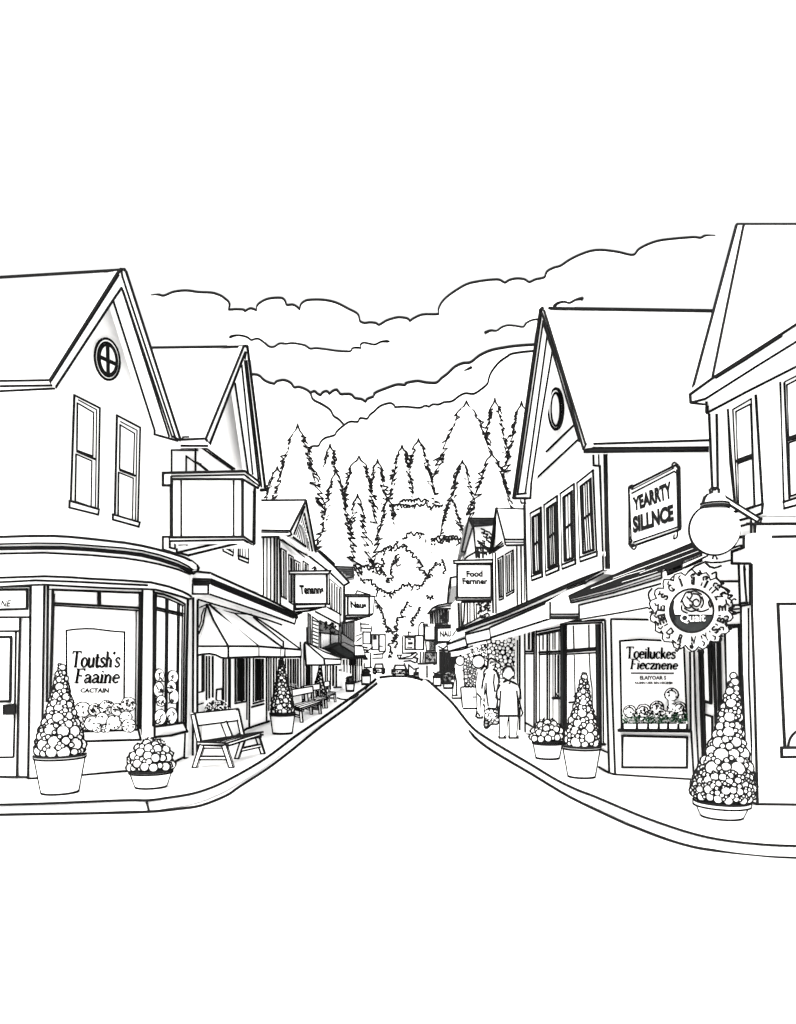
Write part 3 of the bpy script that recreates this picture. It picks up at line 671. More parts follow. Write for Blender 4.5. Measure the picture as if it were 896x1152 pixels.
b.slab(E3, [(280, 596), (326.6, 597.5), (328, 602.5), (280, 604.4)], 0.0, -0.3, edge=False)
b.sts(E3, [[(280, 596.2), (326.6, 597)], [(280, 598.4), (325, 599), 1.2], [(280, 604.4), (322, 603.6), (328, 602), 2], [(326.6, 597), (328.4, 602)]], 1.8, 0.01)
b.build('roof', t)
b = B()      # long eave board running down the street
PE = VP(312, 20.4, 400, 58.0)
b.slab(PE, [(322, 603), (352, 621), (357.4, 619), (393, 655), (386, 660), (347, 625), (343, 627)], 0.3, 0.1, edge=False)
b.sts(PE, [[(313.6, 606), (330, 616), (346, 625), 1.8], [(318, 607), (343, 627), 1.3], [(328, 603), (351, 620), 2], [(347.6, 624.6), (352, 621.6), (355, 622)], [(347, 625), (370, 643), (387, 659), 2], [(357.4, 619.4), (376, 637), (392.6, 655), 2.2], [(360, 620), (376, 635), 2.4], [(364, 623), (376, 634), 2], [(387, 659), (393, 655.6), 2]], 1.6, 0.31)
b.build('eave_board', t)
for q, ln in [([(316.4, 617), (322, 620), (322.4, 674), (317, 671)], [[(318.6, 620), (319, 672), 2], [(320.6, 620), (320.8, 673), 1.6]]),
              ([(325, 624), (330, 627), (330, 680), (325.4, 677)], [[(326.8, 627), (327, 678), 2.6], [(328.6, 628), (328.6, 678), 1.6]]),
              ([(331.4, 630), (337.6, 633), (337.6, 646), (331.4, 646)], [[(333, 633), (333, 644), 2.4], [(335.6, 634), (335.6, 644), 2.2]]),
              ([(341, 631), (347, 635), (347, 642), (341, 642)], [[(343, 634), (343, 642), 2.4], [(345, 635), (345, 642), 2]])]:
    px_win(t, WL, q, [], ln, None, 0.02, 1.4)
for q, ln in [([(370.6, 651), (384, 661.5), (384, 692), (371.6, 684)], [[(373, 656), (373, 685), 2.6], [(376, 657), (376, 687), 2], [(378.6, 660), (378.6, 688), 2.6], [(381.6, 662), (381.6, 690), 1.8]])]:
    px_win(t, WL, q, [], ln, None, 0.02, 1.4)
b = B()      # second, smaller awning
a_, b_, c_, d_ = P(343, 722, 25.5), P(344.4, 748.4, 25.5), P(365.6, 748.2, 25.5), P(364.8, 741, 25.5)
g_, h_, i_ = P(383.4, 739.5, 32), P(383.6, 742, 32.2), P(383, 747.4, 32.2)
b.face([a_, d_, c_, b_]); b.face([a_, g_, h_, d_]); b.face([d_, h_, i_, c_])
b.tube([a_, d_], 1.6); b.tube([a_, b_, c_], 1.8); b.tube([d_, c_], 1.8); b.tube([d_, h_, i_, c_], 1.6); b.tube([P(345, 722.5, 25.6), P(364, 733, 28), g_, h_], 1.6); b.tube([P(379, 742, 31.8), P(378.6, 747, 31.8)], 1.2)
b.build('awning', t)
b = B()      # shop openings deep along the wall, their shading painted on in grey
WS = VP(312, 20.55, 400, 58.2)
b.sts(WS, [[(346, 749), (346, 780), 4], [(349, 749), (349, 776), 1.4], [(351, 749), (351, 776), 1.4], [(366.4, 749), (366.4, 784), 1.4], [(368.6, 749), (368.6, 776), 1.4], [(372, 748), (372, 776), 1.4], [(375, 748), (375, 772), 2.4], [(378.6, 749), (378.6, 773), 1.8], [(376, 773.4), (389, 773), 1.4], [(388.6, 754), (388.6, 772), 1.2], [(382, 754), (389, 753.6), 1.2]], 1.4, 0.0)
b.slab(WS, [(346.5, 690), (349.5, 692), (349.5, 726), (346.5, 724)], 0.01, m=M_, w=1.4)
b.slab(WS, [(351.5, 694), (358.5, 699), (358.5, 738), (351.5, 735)], 0.01, m=W_, w=1.4)
for i in range(9): b.st(WS, [(352.5, 698+i*4), (357.6, 700+i*4)], 1.3, 0.02)
b.slab(WS, [(360, 698), (381, 710), (381, 714), (360, 712)], 0.01, m=M_, w=1.2)
b.slab(WS, [(361, 712), (371, 713), (371, 732), (361, 729)], 0.03, m=L_, w=1.4); b.slab(WS, [(372, 713), (380.5, 714), (380.5, 728), (372, 728)], 0.03, m=L_, w=1.4)
b.slab(WS, [(381.6, 704), (385.6, 705), (385.6, 722), (381.6, 720)], 0.02, m=M_, w=1.4)
rn = random.Random(3)
for i in range(26):
    x, y = rn.uniform(361, 380), rn.uniform(700, 711); b.st(WS, [(x, y), (x+rn.uniform(-2, 2), y+rn.uniform(-2, 2)), (x+rn.uniform(-2, 2), y+rn.uniform(-1, 2))], 1.1, 0.04, sides=4)
b.build('shopfront', t)
# next shop along, its shading painted in as mid grey
t = thing('shaded_shop', 'small grey-shaded shop with a wide dark canopy far down the left pavement', 'shop', P(398, 773, 48))
b = B(); WK = VP(372, 36, 398, 54)
b.slab(WK, [(386, 700), (398.6, 700), (398.6, 722), (386, 716)], 0.06, -0.4, m=M_, w=1.3)
for i in range(5): b.st(WK, [(387.6+i*2.4, 701), (387.6+i*2.4, 717+i)], 1.3, 0.07)
b.slab(WK, [(386, 748), (412, 750), (412, 771), (386, 775)], 0.02, -0.4, m=W_, edge=False)
b.sts(WK, [[(387, 742), (387, 756), 2], [(390.4, 742), (390.4, 757), 1.5], [(394, 741), (394, 758), 2.4], [(396.4, 741), (396.4, 768), 3.8], [(399.4, 741), (399.4, 768), 3.8], [(402.6, 741), (402.6, 766), 1.3], [(404.6, 741), (404.6, 765), 1.3], [(407, 741), (407, 762), 2], [(400, 768), (407, 766), 1.3]], 1.4, 0.04)
b.build('wall', t)
b = B(); b.slab(WK, [(371.5, 729), (386, 722.5), (398, 728), (398, 737.5), (411, 737), (412, 739.8), (391, 741)], 0.5, 0.1, m=D_, w=1.6)
b.slab(WK, [(384, 712), (398.4, 722), (398.4, 735), (384, 726)], 0.54, 0.45, m=M_, w=1.2)
b.slab(WK, [(398.6, 726), (408, 727), (411, 737.5), (399, 738)], 0.56, 0.45, m=L_, w=1.4)
b.build('canopy', t)
t = thing('water_tank', 'dark flat-topped rooftop box behind the end of the long eave', 'roof box', P(388, 655, 60))
b = B(); FT = FP(60); b.slab(FT, [(376, 637), (381, 637.4), (397, 638), (397.6, 649), (389, 650.6)], 0, -2, m=M_, w=1.6)
for i in range(4): b.st(FT, [(380+i*3, 640+i*2.2), (397, 640.4+i*2.2)], 1.2, 0.02)
b.build('casing', t)
# ---------------------------------------------------------------- hanging signs on the left
def hang_sign(label, d, body, bar, low, text, tq, bracket, side=None, w=2.0, bold=0.03, extra=(), name='hanging_sign', barw=1.0):
    t = thing(name, label, 'sign', P(body[0], body[3], d), 'projecting shop signs'); f = FP(d); x0, y0, x1, y1 = body
    b = B(); b.slab(f, rq(x0, y0, x1, y1), 0.0, -0.12, w=w)
    if side:
        q = [P(a, c, dd) for a, c, dd in side]; b.face(q); b.tube(q, w*0.8, True)
    for tx, qq in zip(text, tq): put_text(b, f, tx, qq, 0.02, bold)
    for l in extra: b.st(f, l[:-1], l[-1], 0.01)
    b.build('board', t)
    for nm, q in (('top_rail', bar), ('bottom_rail', low)):
        if q:
            b = B(); b.slab(f, q, 0.05, -0.16, w=w*0.8, m=W_ if nm == 'top_rail' and barw else W_); b.build(nm, t)
    if bracket:
        b = B()
        for l in bracket: b.tube([P(a, c, dd) for a, c, dd in l], w*0.9)
        b.build('bracket', t)
    return t
hang_sign('square hanging sign lettered Tenanns in front of the clapboard building', 21, (331.4, 645.4, 368, 679.4), [(325, 642.6), (372.4, 642), (370, 645.6), (326, 645.8)], [(332, 680.4), (367, 679.6), (366, 683), (333, 684.6)],
  ['Tenanns'], [[(336.6, 658), (364, 658.6), (364.6, 668), (337.6, 669)]], [[(331, 645, 21), (331, 690, 21)], [(332, 689, 21.2), (349, 687, 21.1), (367, 682, 21)], [(332, 686, 21.2), (350, 684.4, 21.1), (366, 680, 21)], [(333, 692, 21.2), (340, 689, 21.1)]], [(368, 645.4, 21), (370, 645.4, 22.2), (370, 680, 22.2), (368, 679.4, 21)], 2.2, 0.06)
hang_sign('small box sign lettered Naus beyond the end of the pale eave', 30, (391.4, 670.6, 415.6, 692), [(389, 669), (416.4, 669), (416.4, 671), (389, 671)], [(389, 692.4), (416, 692), (416, 694), (389, 695)],
  ['Naus'], [[(394, 676), (412.6, 677.6), (412.6, 684.8), (394.6, 684)]], [[(387, 660, 30), (387, 702, 30)], [(387.4, 701, 30), (402, 697.6, 30), (419, 691.6, 30.5)], [(388, 697, 30), (404, 696, 30)]], [(415.6, 670.6, 30), (421.4, 671, 31.2), (419.6, 690.6, 31.2), (415.6, 692, 30)], 2.0, 0.06, [[(400, 669), (402, 664.6), (408, 666.6), (416, 669), 1.5], [(388.4, 670), (388.4, 700), 1.6]])
for lab, d, body, ex in [('little white sign board over the far left shops, nearest of three', 58, (408.6, 711, 417, 724.4), [[(405, 702), (416, 702.4), 1.6], [(406, 706.6), (419, 707.6), 1.6], [(406, 700), (406.4, 711), 1.4], [(418.6, 704), (418, 711), 1.4], [(400, 716), (408, 713), 1.2], [(401, 722), (407, 717), 1.4], [(398, 726), (408, 726), 1.6]]),
                        ('little sign with scribbled lettering over the far left shops, between two blank ones', 64, (418.6, 714, 426.2, 731), [[(420, 716), (424, 716.4), 2.2], [(420, 718.6), (424, 718.4), 2.2], [(420, 728), (412, 733.6), 1.6], [(409, 728), (414, 729), 2], [(409, 731), (414, 731.6), 2], [(410, 734), (416, 734), 1.6]]),
                        ('rounded blank sign at the end of the far left shops', 70, (426.8, 714, 433.6, 733), [[(427.4, 727), (431, 727), 1.4], [(420, 736.6), (431, 735.6), (434, 732), 1.8], [(419, 740.6), (431, 740.4), 1.6], [(431, 736), (430.6, 740), 1.2]])]:
    hang_sign(lab, d, body, None, None, [], [], None, None, 1.5, 0, ex)
t = thing('shop_hut', 'plain narrow shop with a dark doorway closing the left row', 'shop', P(412, 769, 66))
b = B(); f = FP(66); b.slab(f, [(401, 736), (417, 736), (417, 768), (401, 768)], 0, -4, edge=False)
b.sts(f, [[(417.2, 734), (417.2, 752), 1.6], [(408.6, 741), (414, 741), 2.4], [(410, 751), (419, 751), 1.4], [(410, 746), (410, 752), 1.2], [(409, 753), (409.6, 760), 1.4]], 1.4, 0.02)
b.build('wall', t)
# ---------------------------------------------------------------- benches
def bench(label, Al, Bl, Cr, Dr, k=1.0, w=1.7):
    """Al,Bl: back/front foot of one end; Cr,Dr: of the other"""
    c = (Al+Bl+Cr+Dr)/4
    t = thing('street_bench', label, 'bench', c, 'benches along the left pavement'); up = V((0, 0, 1))
    hs, hb = 0.42*k, 0.86*k
    L = (Cr-Al); out = (Bl-Al).normalized()
    s0, s1 = Al+up*hs-L*0.02, Cr+up*hs+L*0.06
    f0, f1 = Bl+up*(hs-0.02*k)-L*0.02, Dr+up*(hs-0.02*k)+L*0.06
    mid = (s1+f1)/2; hw_ = (f1-s1)/2; ex = L.normalized()*0.14*k
    cap = [mid-hw_*math.cos(R(a))+ex*math.sin(R(a)) for a in range(0, 181, 20)]
    top = [s0]+cap+[f0]
    b = B(); b.ext(top, -up*0.05*k); b.tube(top, w, True)
    b.tube([p-up*0.05*k for p in [s0, f0]+cap[::-1][:6]], w)
    for i in range(1, 6 if w > 1.6 else 3):
        q = i/(6 if w > 1.6 else 3); b.tube([s0.lerp(f0, q)+up*0.003, s1.lerp(f1, q)+ex*math.sin(math.pi*q)*0.8+up*0.003], w*0.9)
    b.build('seat', t)
    b = B(); a0, a1 = Al-out*0.1*k+L*0.04, Cr-out*0.1*k+L*0.08
    bk = [a0+up*hb*0.78+out*0.03*k, a1+up*hb*0.78+out*0.03*k, a1+up*hb*1.02, a0+up*hb*1.02]
    b.ext(bk, out*-0.05*k); b.tube(bk, w, True)
    b.build('backrest', t)
    for p in (a0, a1):
        b = B(); b.bar(p+up*hb*1.0-L*0.02, p+out*0.1*k+up*hs*0.98-L*0.02, 0.06*k, 0.05*k, w=w*0.8); b.build('back_post', t)
    b = B(); b.bar(a0.lerp(a1, 0.66)+up*hb*0.78, a0.lerp(a1, 0.66)+out*0.1*k+up*hs, 0.1*k, 0.04*k, w=w*0.7); b.build('back_brace', t)
    for p, q in ((Al, Bl), (Cr, Dr)):
        for g, dn in ((p, -0.06), (q, 0.06)):
            b = B(); b.bar(g+out*dn*k, g+up*(hs-0.05*k)-out*dn*k, 0.07*k, 0.07*k, w=w*0.8); b.build('leg', t)
        b = B(); b.bar(p+up*0.16*k, q+up*0.16*k, 0.05*k, 0.05*k, w=w*0.8); b.build('stretcher', t)
        b = B(); b.bar(p+up*(hs-0.075*k), q+up*(hs-0.075*k), 0.05*k, 0.05*k, w=w*0.8); b.build('seat_rail', t)
    return t
bench('slatted park bench nearest the viewer, standing by the corner shop doorpost', G(223.5, 864), G(256.5, 864), G(270.5, 854), G(292.5, 848.6))
bench('second bench, partly hidden by the tall potted cone on the left pavement', G(328, 809.5), G(339, 813), G(351, 802), G(360, 803.6), 1.0, 1.3)
bench('third bench, just behind the one beside the tall potted cone', G(341, 801), G(350, 804), G(359, 796), G(367, 797), 1.0, 1.1)
bench('farthest bench on the left, near the second awning post', G(356, 795), G(364, 797), G(370, 789.5), G(377, 790), 1.0, 1.0)
# ---------------------------------------------------------------- potted plants
def pot(t, px, ytop, hw_top, ybot, hw_bot, d, rimh=3, rim=True, lip=1.0):
    c = P(px, ybot, d); rt, rb = hw_top/F*d, hw_bot/F*d; h = (ybot-ytop)/F*d
    b = B(); b.lathe(V((c.x, c.y, 0.0)), [(rb, 0), (rt*0.97, h*0.98), (rt*0.8, h*0.98)], W_, 60)
    n = V((-c.x, -c.y, 0)).normalized(); sx = V((n.y, -n.x, 0)); g = V((c.x, c.y, 0))
    b.tube([g-sx*rt*0.97+V((0, 0, h*0.98)), g-sx*rb+V((0, 0, 0.01))], 2.5); b.tube([g+sx*rt*0.97+V((0, 0, h*0.98)), g+sx*rb+V((0, 0, 0.01))], 2.5)
    arc = lambda r, z, a0=0, a1=180: [g+sx*(r*math.cos(R(a)))+n*(r*math.sin(R(a)))+V((0, 0, z)) for a in range(a0, a1+1, 6)]
    b.tube(arc(rb*1.01, 0.012), 2.4)
    b.build('pot', t)
    b = B(); rh = rimh/F*d
    b.lathe(g, [(rt*0.95, h-rh), (rt, h-rh*0.8), (rt, h), (rt*0.85, h)], W_, 60)
    b.tube(arc(rt*1.01, h), 2.1); b.tube(arc(rt*1.01, h-rh), 1.7)
    b.tube([g-sx*rt+V((0, 0, h)), g-sx*rt+V((0, 0, h-rh))], 2); b.tube([g+sx*rt+V((0, 0, h)), g+sx*rt+V((0, 0, h-rh))], 2)
    b.build('rim', t)
    return g, n, sx, h
def topiary(label, px, ytop, hwt, ybot, hwb, apex, base_hw, d, seed, nb=70, br=1.0, rimh=3, w=1.5, tight=1.0, lean=0, low=0.0, cat='potted plant'):
    rnd = random.Random(seed)
    t = thing('potted_topiary', label, cat, V((P(px, ybot, d).x, d, 0)), 'cone topiaries in pots')
    g, n, sx, h = pot(t, px, ytop, hwt, ybot, hwb, d, rimh)
    zt = P(px, apex[1], d).z; H = zt-h; rb = base_hw/F*d; lx = (apex[0]-px)/F*d
    b = B()
    ax = lambda u: g+sx*(-lx*u if sx.x < 0 else lx*u)+V((0, 0, h+H*u))
    tab = [(0, .97), (.12, 1), (.33, .72), (.48, .48), (.69, .33), (.9, .17), (1.01, .07)] if low else [(0, .97), (.1, 1), (.27, .83), (.46, .58), (.66, .37), (.86, .22), (1.01, .08)]
    def rad(u):
        for (u0, r0), (u1, r1) in zip(tab, tab[1:]):
            if u <= u1: return rb*(r0+(r1-r0)*(u-u0)/(u1-u0))
        return rb*0.08
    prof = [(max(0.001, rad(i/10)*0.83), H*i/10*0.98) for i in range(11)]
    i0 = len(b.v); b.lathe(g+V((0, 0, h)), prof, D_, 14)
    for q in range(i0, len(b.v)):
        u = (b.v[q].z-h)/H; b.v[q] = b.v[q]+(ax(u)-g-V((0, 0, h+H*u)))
    # clipped balls of uneven size, bigger towards the pot
    got = []
    for lv, sz in enumerate((1.22, 1.0, 0.82, 0.66, 0.5, 0.38)):
        for k in range((250, 700, 900, 1000, 1200, 1300)[lv]):
            u = 0.04+rnd.random()**1.35*0.95; a = rnd.uniform(-0.5, 3.64)
            if rnd.random() > rad(u)/rb+0.25: continue
            s = rb*(0.24-0.135*u)*br*sz*rnd.uniform(0.9, 1.08)
            if low and u < low: s *= 0.5
            r0 = max(0.0, rad(u)-0.78*s)
            p = ax(u)+sx*(r0*math.cos(a))+n*(r0*math.sin(a))
            if any((p-q).length < 0.86*(s+sq) for q, sq in got): continue
            got.append((p, s))
    for p, rr in got:
        b.ball(p, rr*0.93, seg=9, rings=6); b.ring(p, rr, w*1.3, 12, 0.07, rnd)
        for k in range(2):
            a2 = rnd.uniform(0, 6.28); q = p+n*rr*0.5+sx*(rr*0.85*math.cos(a2))+V((0, 0, rr*0.85*math.sin(a2)))
            b.tube([q, q+sx*rr*rnd.uniform(-.35, .35)+V((0, 0, rr*rnd.uniform(-.35, .35)))], w*0.9, sides=4)
    b.build('crown', t)
    return t
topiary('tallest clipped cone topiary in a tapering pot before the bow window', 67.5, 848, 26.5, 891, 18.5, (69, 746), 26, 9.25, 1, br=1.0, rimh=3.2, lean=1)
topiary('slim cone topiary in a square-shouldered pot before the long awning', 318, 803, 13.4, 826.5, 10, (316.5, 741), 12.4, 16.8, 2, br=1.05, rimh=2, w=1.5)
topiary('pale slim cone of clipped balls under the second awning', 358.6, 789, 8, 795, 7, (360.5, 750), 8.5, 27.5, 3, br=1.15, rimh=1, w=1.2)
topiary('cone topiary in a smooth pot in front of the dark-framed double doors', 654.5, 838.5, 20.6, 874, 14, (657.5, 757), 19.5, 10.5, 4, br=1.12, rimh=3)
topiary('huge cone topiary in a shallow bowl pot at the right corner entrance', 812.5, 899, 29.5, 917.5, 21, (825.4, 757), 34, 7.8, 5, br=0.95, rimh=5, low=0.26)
def bush(label, px, ytop, hwt, ybot, hwb, ycrown, hw, d, seed, n_=70, w=1.4, rim=2.5):
    rnd = random.Random(seed)
    t = thing('potted_bush', label, 'potted plant', V((P(px, ybot, d).x, d, 0)), 'low round bushes in pots')
    g, n, sx, h = pot(t, px, ytop, hwt, ybot, hwb, d, rim)
    b = B(); R_ = hw/F*d; Hc = (ytop-ycrown)/F*d; c = g+V((0, 0, h+0.1*Hc))
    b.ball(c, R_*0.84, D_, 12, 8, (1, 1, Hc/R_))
    got = []
    for k in range(2500):
        a = rnd.uniform(-0.4, 3.54); el = math.asin(rnd.uniform(0.0, 0.99))
        q = (sx*(math.cos(a)*math.cos(el))+n*(math.sin(a)*math.cos(el)))*(R_*0.87)+V((0, 0, math.sin(el)*Hc*0.8+0.01))
        s = R_*(0.2, 0.16, 0.13, 0.1, 0.075)[k//500]
        if any((q-o).length < 0.85*(s+so) for o, so in got): continue
        got.append((q, s))
    for q, s in got:
        p = c+q
        b.ball(p, s*0.86, seg=8, rings=5); b.ring(p, s, w*1.2, 9, 0.16, rnd, 0.9)
    for k in range(30):
        a = rnd.uniform(0.1, 3.04); v = rnd.uniform(0.05, 0.95); rr = R_*rnd.uniform(0.93, 1.04)
        p = c+sx*(rr*math.cos(a)*math.sqrt(1-v*v*0.3))+n*0.1*R_+V((0, 0, Hc*math.sin(a)*1.0))
        b.tube([p, p+sx*R_*rnd.uniform(-.08, .08)+V((0, 0, R_*rnd.uniform(-.08, .08)))], w, sides=4)
    b.build('crown', t); return t
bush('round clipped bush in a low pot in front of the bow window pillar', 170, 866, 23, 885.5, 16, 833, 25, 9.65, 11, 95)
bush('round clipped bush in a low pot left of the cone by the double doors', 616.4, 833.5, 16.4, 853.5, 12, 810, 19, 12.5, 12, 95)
def small_pot(label, px, ytop, hwt, ybot, hwb, hw, ycrown, seed, cat='potted plant'):
    d = EH*F/(ybot-HY); rnd = random.Random(seed)
    t = thing('potted_plant', label, cat, V((P(px, ybot, d).x, d, 0)), 'small far planters'); g, n, sx, h = pot(t, px, ytop, hwt, ybot, hwb, d, 1)
    b = B(); R_ = hw/F*d; Hc = (ytop-ycrown)/F*d/2; c = g+V((0, 0, h+Hc*0.9)); b.ball(c, R_, M_, 10, 7, (1, 0.8, Hc/R_))
    for i in range(26):
        a = rnd.uniform(0, 6.28); q = math.sqrt(rnd.random()); p = c+sx*(R_*q*math.cos(a))+n*(R_*0.9*math.sqrt(1-q*q*0.9))+V((0, 0, Hc*q*math.sin(a)))
        b.tube([p, p+sx*R_*rnd.uniform(-.5, .5)+V((0, 0, R_*rnd.uniform(-.4, .4))), p+sx*R_*rnd.uniform(-.5, .5)], 1.3, sides=4)
    b.build('foliage', t)
small_pot('white tapering planter with a dark shrub before the shaded shop doorway', 394, 768, 4.4, 778.6, 3.4, 4, 760, 21)
small_pot('last white planter on the left pavement before the road end', 412, 759, 4.6, 771, 4, 4.4, 753, 22)
small_pot('white planter with a dark bush outside the far right dark doorway', 504.4, 768, 4.6, 775.4, 4.2, 5, 756, 23)
small_pot('last white planter on the right pavement near the road end', 492, 761, 4, 772.6, 3.6, 4, 756, 24)
# window-box style shrubs under the long awning
for nm, lab, px, y0, y1, hw, d, sd in [('flower_box', 'dark speckled flower box behind the nearest bench', 244, 787, 803, 15, 13.6, 31), ('flower_box', 'small dark speckled flower box behind the second bench', 330, 769, 780, 8, 22.5, 32)]:
    rnd = random.Random(sd); t = thing(nm, lab, 'flower box', P(px, y1, d)); zt = P(px, y0, d).z; R_ = hw/F*d
    b = B(); c = P(px, y1-1, d); b.ext([c+V((-R_, -0.12, 0)), c+V((R_, -0.12, 0)), c+V((R_, 0.12, 0)), c+V((-R_, 0.12, 0))], (0, 0, -c.z)); b.tube([c+V((-R_, -0.125, 0)), c+V((R_, -0.125, 0))], 1.4)
    b.build('box', t)
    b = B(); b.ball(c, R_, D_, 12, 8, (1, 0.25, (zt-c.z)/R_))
    for i in range(110):
        a = rnd.uniform(0, 3.14); q = math.sqrt(rnd.random()); p = c+V((R_*q*math.cos(a), -0.3*R_*math.sqrt(1-q*q*0.8)-0.01, (zt-c.z)*q*math.sin(a))); b.ball(p, R_*rnd.uniform(0.03, 0.06), seg=5, rings=3)
    b.build('blooms', t)
# ================================================================== RIGHT SIDE
# ---------------------------------------------------------------- gabled shop with the oval window
PR2 = VP(678, 11.2, 592, 15.0); PK = VP(657, 10.8, 578, 14.1); PS = VP(676, 11.2, 800, 11.0)
t = thing('oval_window_shop', 'white gabled shop with an oval attic window, four barred windows and dark double doors', 'shop', P(640, 858, 12.5))
e4 = V((0.985, -0.03, 0))
b = B(); w0, w1, wp = PR2(678, 509), PR2(592, 562), PR2(618, 385)
zb = 3.0
b.ext([V((w0.x, w0.y, zb)), w0, wp, w1, V((w1.x, w1.y, zb))], e4*4.2)
b.sts(PR2, [[(592, 561), (590.6, 560), (591.5, 610), (593, 678), 1.8], [(589.4, 568), (590.6, 676), 1.2], [(615, 508), (646, 478), 1.9], [(599.5, 542), (650, 495), 1.9], [(667.6, 510), (668, 523.6), (675.5, 524.4), 1.8], [(673.6, 510), (674, 523), 1.3], [(675, 525), (677, 580), (679, 641), 1.9]], 2, 0.02)
b.sts(PS, [[(681.6, 509), (683, 580), (685, 640), 3.2], [(679.8, 509), (682, 640), 1.2]], 2, 0.02)
b.build('upper_wall', t)
b = B(); pk = PK(610.5, 348); ev = PK(657, 503); ev2 = PK(578, 560)
rr_, er = P(815, 351, pk.y-0.05), P(805, 496, 10.72)
b.ext([pk, rr_, er, ev], (0, 0, -0.12)); b.ext([pk+(rr_-pk)*0.3, rr_, ev2+(rr_-pk), ev2+(rr_-pk)*0.3], (0, 0, -0.12))
b.tube([pk+V((0.1, -0.02, 0.01)), rr_+V((0, -0.02, 0.01))], 2.8)
Ef = VP(657, ev.y-0.01, 805, 10.71)
b.slab(Ef, [(656.5, 500), (802, 495), (802, 506), (657.5, 508)], 0.02, -0.1, edge=False)
b.sts(Ef, [[(658.6, 499.5), (802, 495)], [(656.6, 504), (802, 503.2)], [(657, 507.6), (802, 506.4), 3.4]], 2.1, 0.03)
b.build('roof', t)
b = B()
b.slab(PK, [(610.5, 347.5), (615, 349), (659.5, 500), (656, 507), (652, 500), (621.6, 395), (611, 362)], 0.02, -0.1, edge=False)
b.slab(PK, [(610.5, 347), (578, 560), (596.5, 560), (598, 543), (621.6, 395)], 0.0, -0.1, edge=False)
b.sts(PK, [[(612.4, 349), (659, 499.5), 2], [(610, 352), (633, 422), (656.5, 505.5), 2], [(656.5, 506), (660, 499), 1.8], [(611, 362), (622, 396), (652, 497), 1.6], [(610.6, 346.6), (608.6, 349), (594, 450), (578.4, 560), 3.4], [(611.6, 360), (597, 460), (582.4, 557), 1.9], [(616, 376), (603, 470), (591, 556), 1.9], [(621.6, 395), (609, 470), (598, 543), 1.9],
  [(578, 560.6), (597, 560.6), (598, 543), 2.2], [(582.6, 556), (592, 555)], [(586, 563), (587, 566), (592, 566), 1.6]], 1.9, 0.04)
b.build('bargeboard', t)
b = B(); b.slab(PR2, oval(625.8, 460, 8, 23), 0.06, w=2.6); ow = b.build('oval_window', t)
b = B(); b.slab(PR2, oval(625.8, 460.5, 5, 18.6), 0.075, 0.04, w=2.2); b.build('pane', ow)
for (tl, tr, br, bl), ms in [(((649.8, 543.2), (667.4, 529.2), (671.6, 622), (653, 627.8)), 4), (((631, 555.2), (646, 544.4), (647.4, 631), (632.8, 636)), 3), (((612.8, 568), (627, 558), (628.6, 638), (614.5, 643.4)), 4), (((597, 577.4), (608.7, 571), (610, 645.3), (598.6, 649)), 3)]:
    L = lambda p, q, u: (p[0]+(q[0]-p[0])*u, p[1]+(q[1]-p[1])*u)
    def at(u, v): return L(L(tl, tr, u), L(bl, br, u), v)
    ln = [[at(0.2, 0.08), at(0.86, 0.08), at(0.86, 0.95), at(0.2, 0.95), at(0.2, 0.08), 2.4], [at(0.24, 0.1), at(0.24, 0.94), 1.8], [at(0.2, 0.52), at(0.86, 0.49), 2.4]]
    for i in range(ms): u = 0.34+0.42*i/(ms-1); ln.append([at(u, 0.1), at(u-0.02, 0.5), at(u+0.02, 0.94), 1.5 if i % 2 else 1.9])
    w_ = px_win(t, PR2, [tl, tr, br, bl], [], ln, [(bl[0]-0.2, bl[1]-0.5), (br[0]+0.3, br[1]-1.5), (br[0]+0.3, br[1]+3.4), (bl[0]+0.4, bl[1]+4)], 0.05, 2.0)
# lower shop walls
PF = VP(690, 10.7, 599, 16.4); PD = VP(690, 10.7, 780, 10.25)
b = B(); a, c, d_ = PF(690, 870), PF(560, 828), PD(781, 878)
b.prism([V((a.x, a.y, -0.04)), V((d_.x, d_.y, -0.04)), V((d_.x+0.2, d_.y+1.2, -0.04)), V((c.x+2.5, c.y, -0.04)), V((c.x, c.y, -0.04))], [V((a.x, a.y, 2.75)), V((d_.x, d_.y, 2.75)), V((d_.x+0.2, d_.y+1.2, 2.75)), V((c.x+2.5, c.y, 2.75)), V((c.x, c.y, 2.75))])
b.sts(PF, [[(675, 843), (684.6, 847), 1.6], [(674, 863), (686, 870), 2.0], [(581, 824), (599, 828.4), (604, 830), 1.8], [(591, 813), (600, 818), 1.6], [(681, 698), (683, 780), (685.6, 869.4), 1.9], [(585, 715), (585, 826), 1.9], [(582.4, 720), (582.4, 770), 1.3], [(590.6, 711), (591, 824), 1.6], [(595.6, 708), (595.6, 731), 2.6], [(599, 707), (599, 732), 1.6], [(591, 733), (600, 733), 1.5], [(591, 735.6), (600, 735.6), 1.2]], 2, 0.02)
b.sts(PD, [[(687.6, 697), (689, 780), (692.4, 871), 1.9], [(687, 696.5), (740, 697.4), 1.9], [(686, 869.6), (692.4, 871.6), (780.4, 877.4), 2.0], [(776.6, 727), (777.6, 822), 1.7], [(778, 822), (779.5, 850), (781, 876), 1.7], [(781, 727), (783, 800), (787, 876), 1.6], [(770.6, 727), (776, 731), (781, 727), 1.5]], 2, 0.02)
b.build('shop_wall', t)
b = B()    # panel under the shop window and its ledge
b.slab(PD, [(700.6, 828), (773.4, 829.6), (773.2, 863.6), (700.6, 863.2)], 0.03, w=2.2); b.build('panel', t)
b = B(); b.slab(PD, [(695.4, 820.6), (778, 821.6), (778, 824), (695.4, 823.2)], 0.16, -0.02, m=K_, w=0.8); b.build('window_ledge', t)
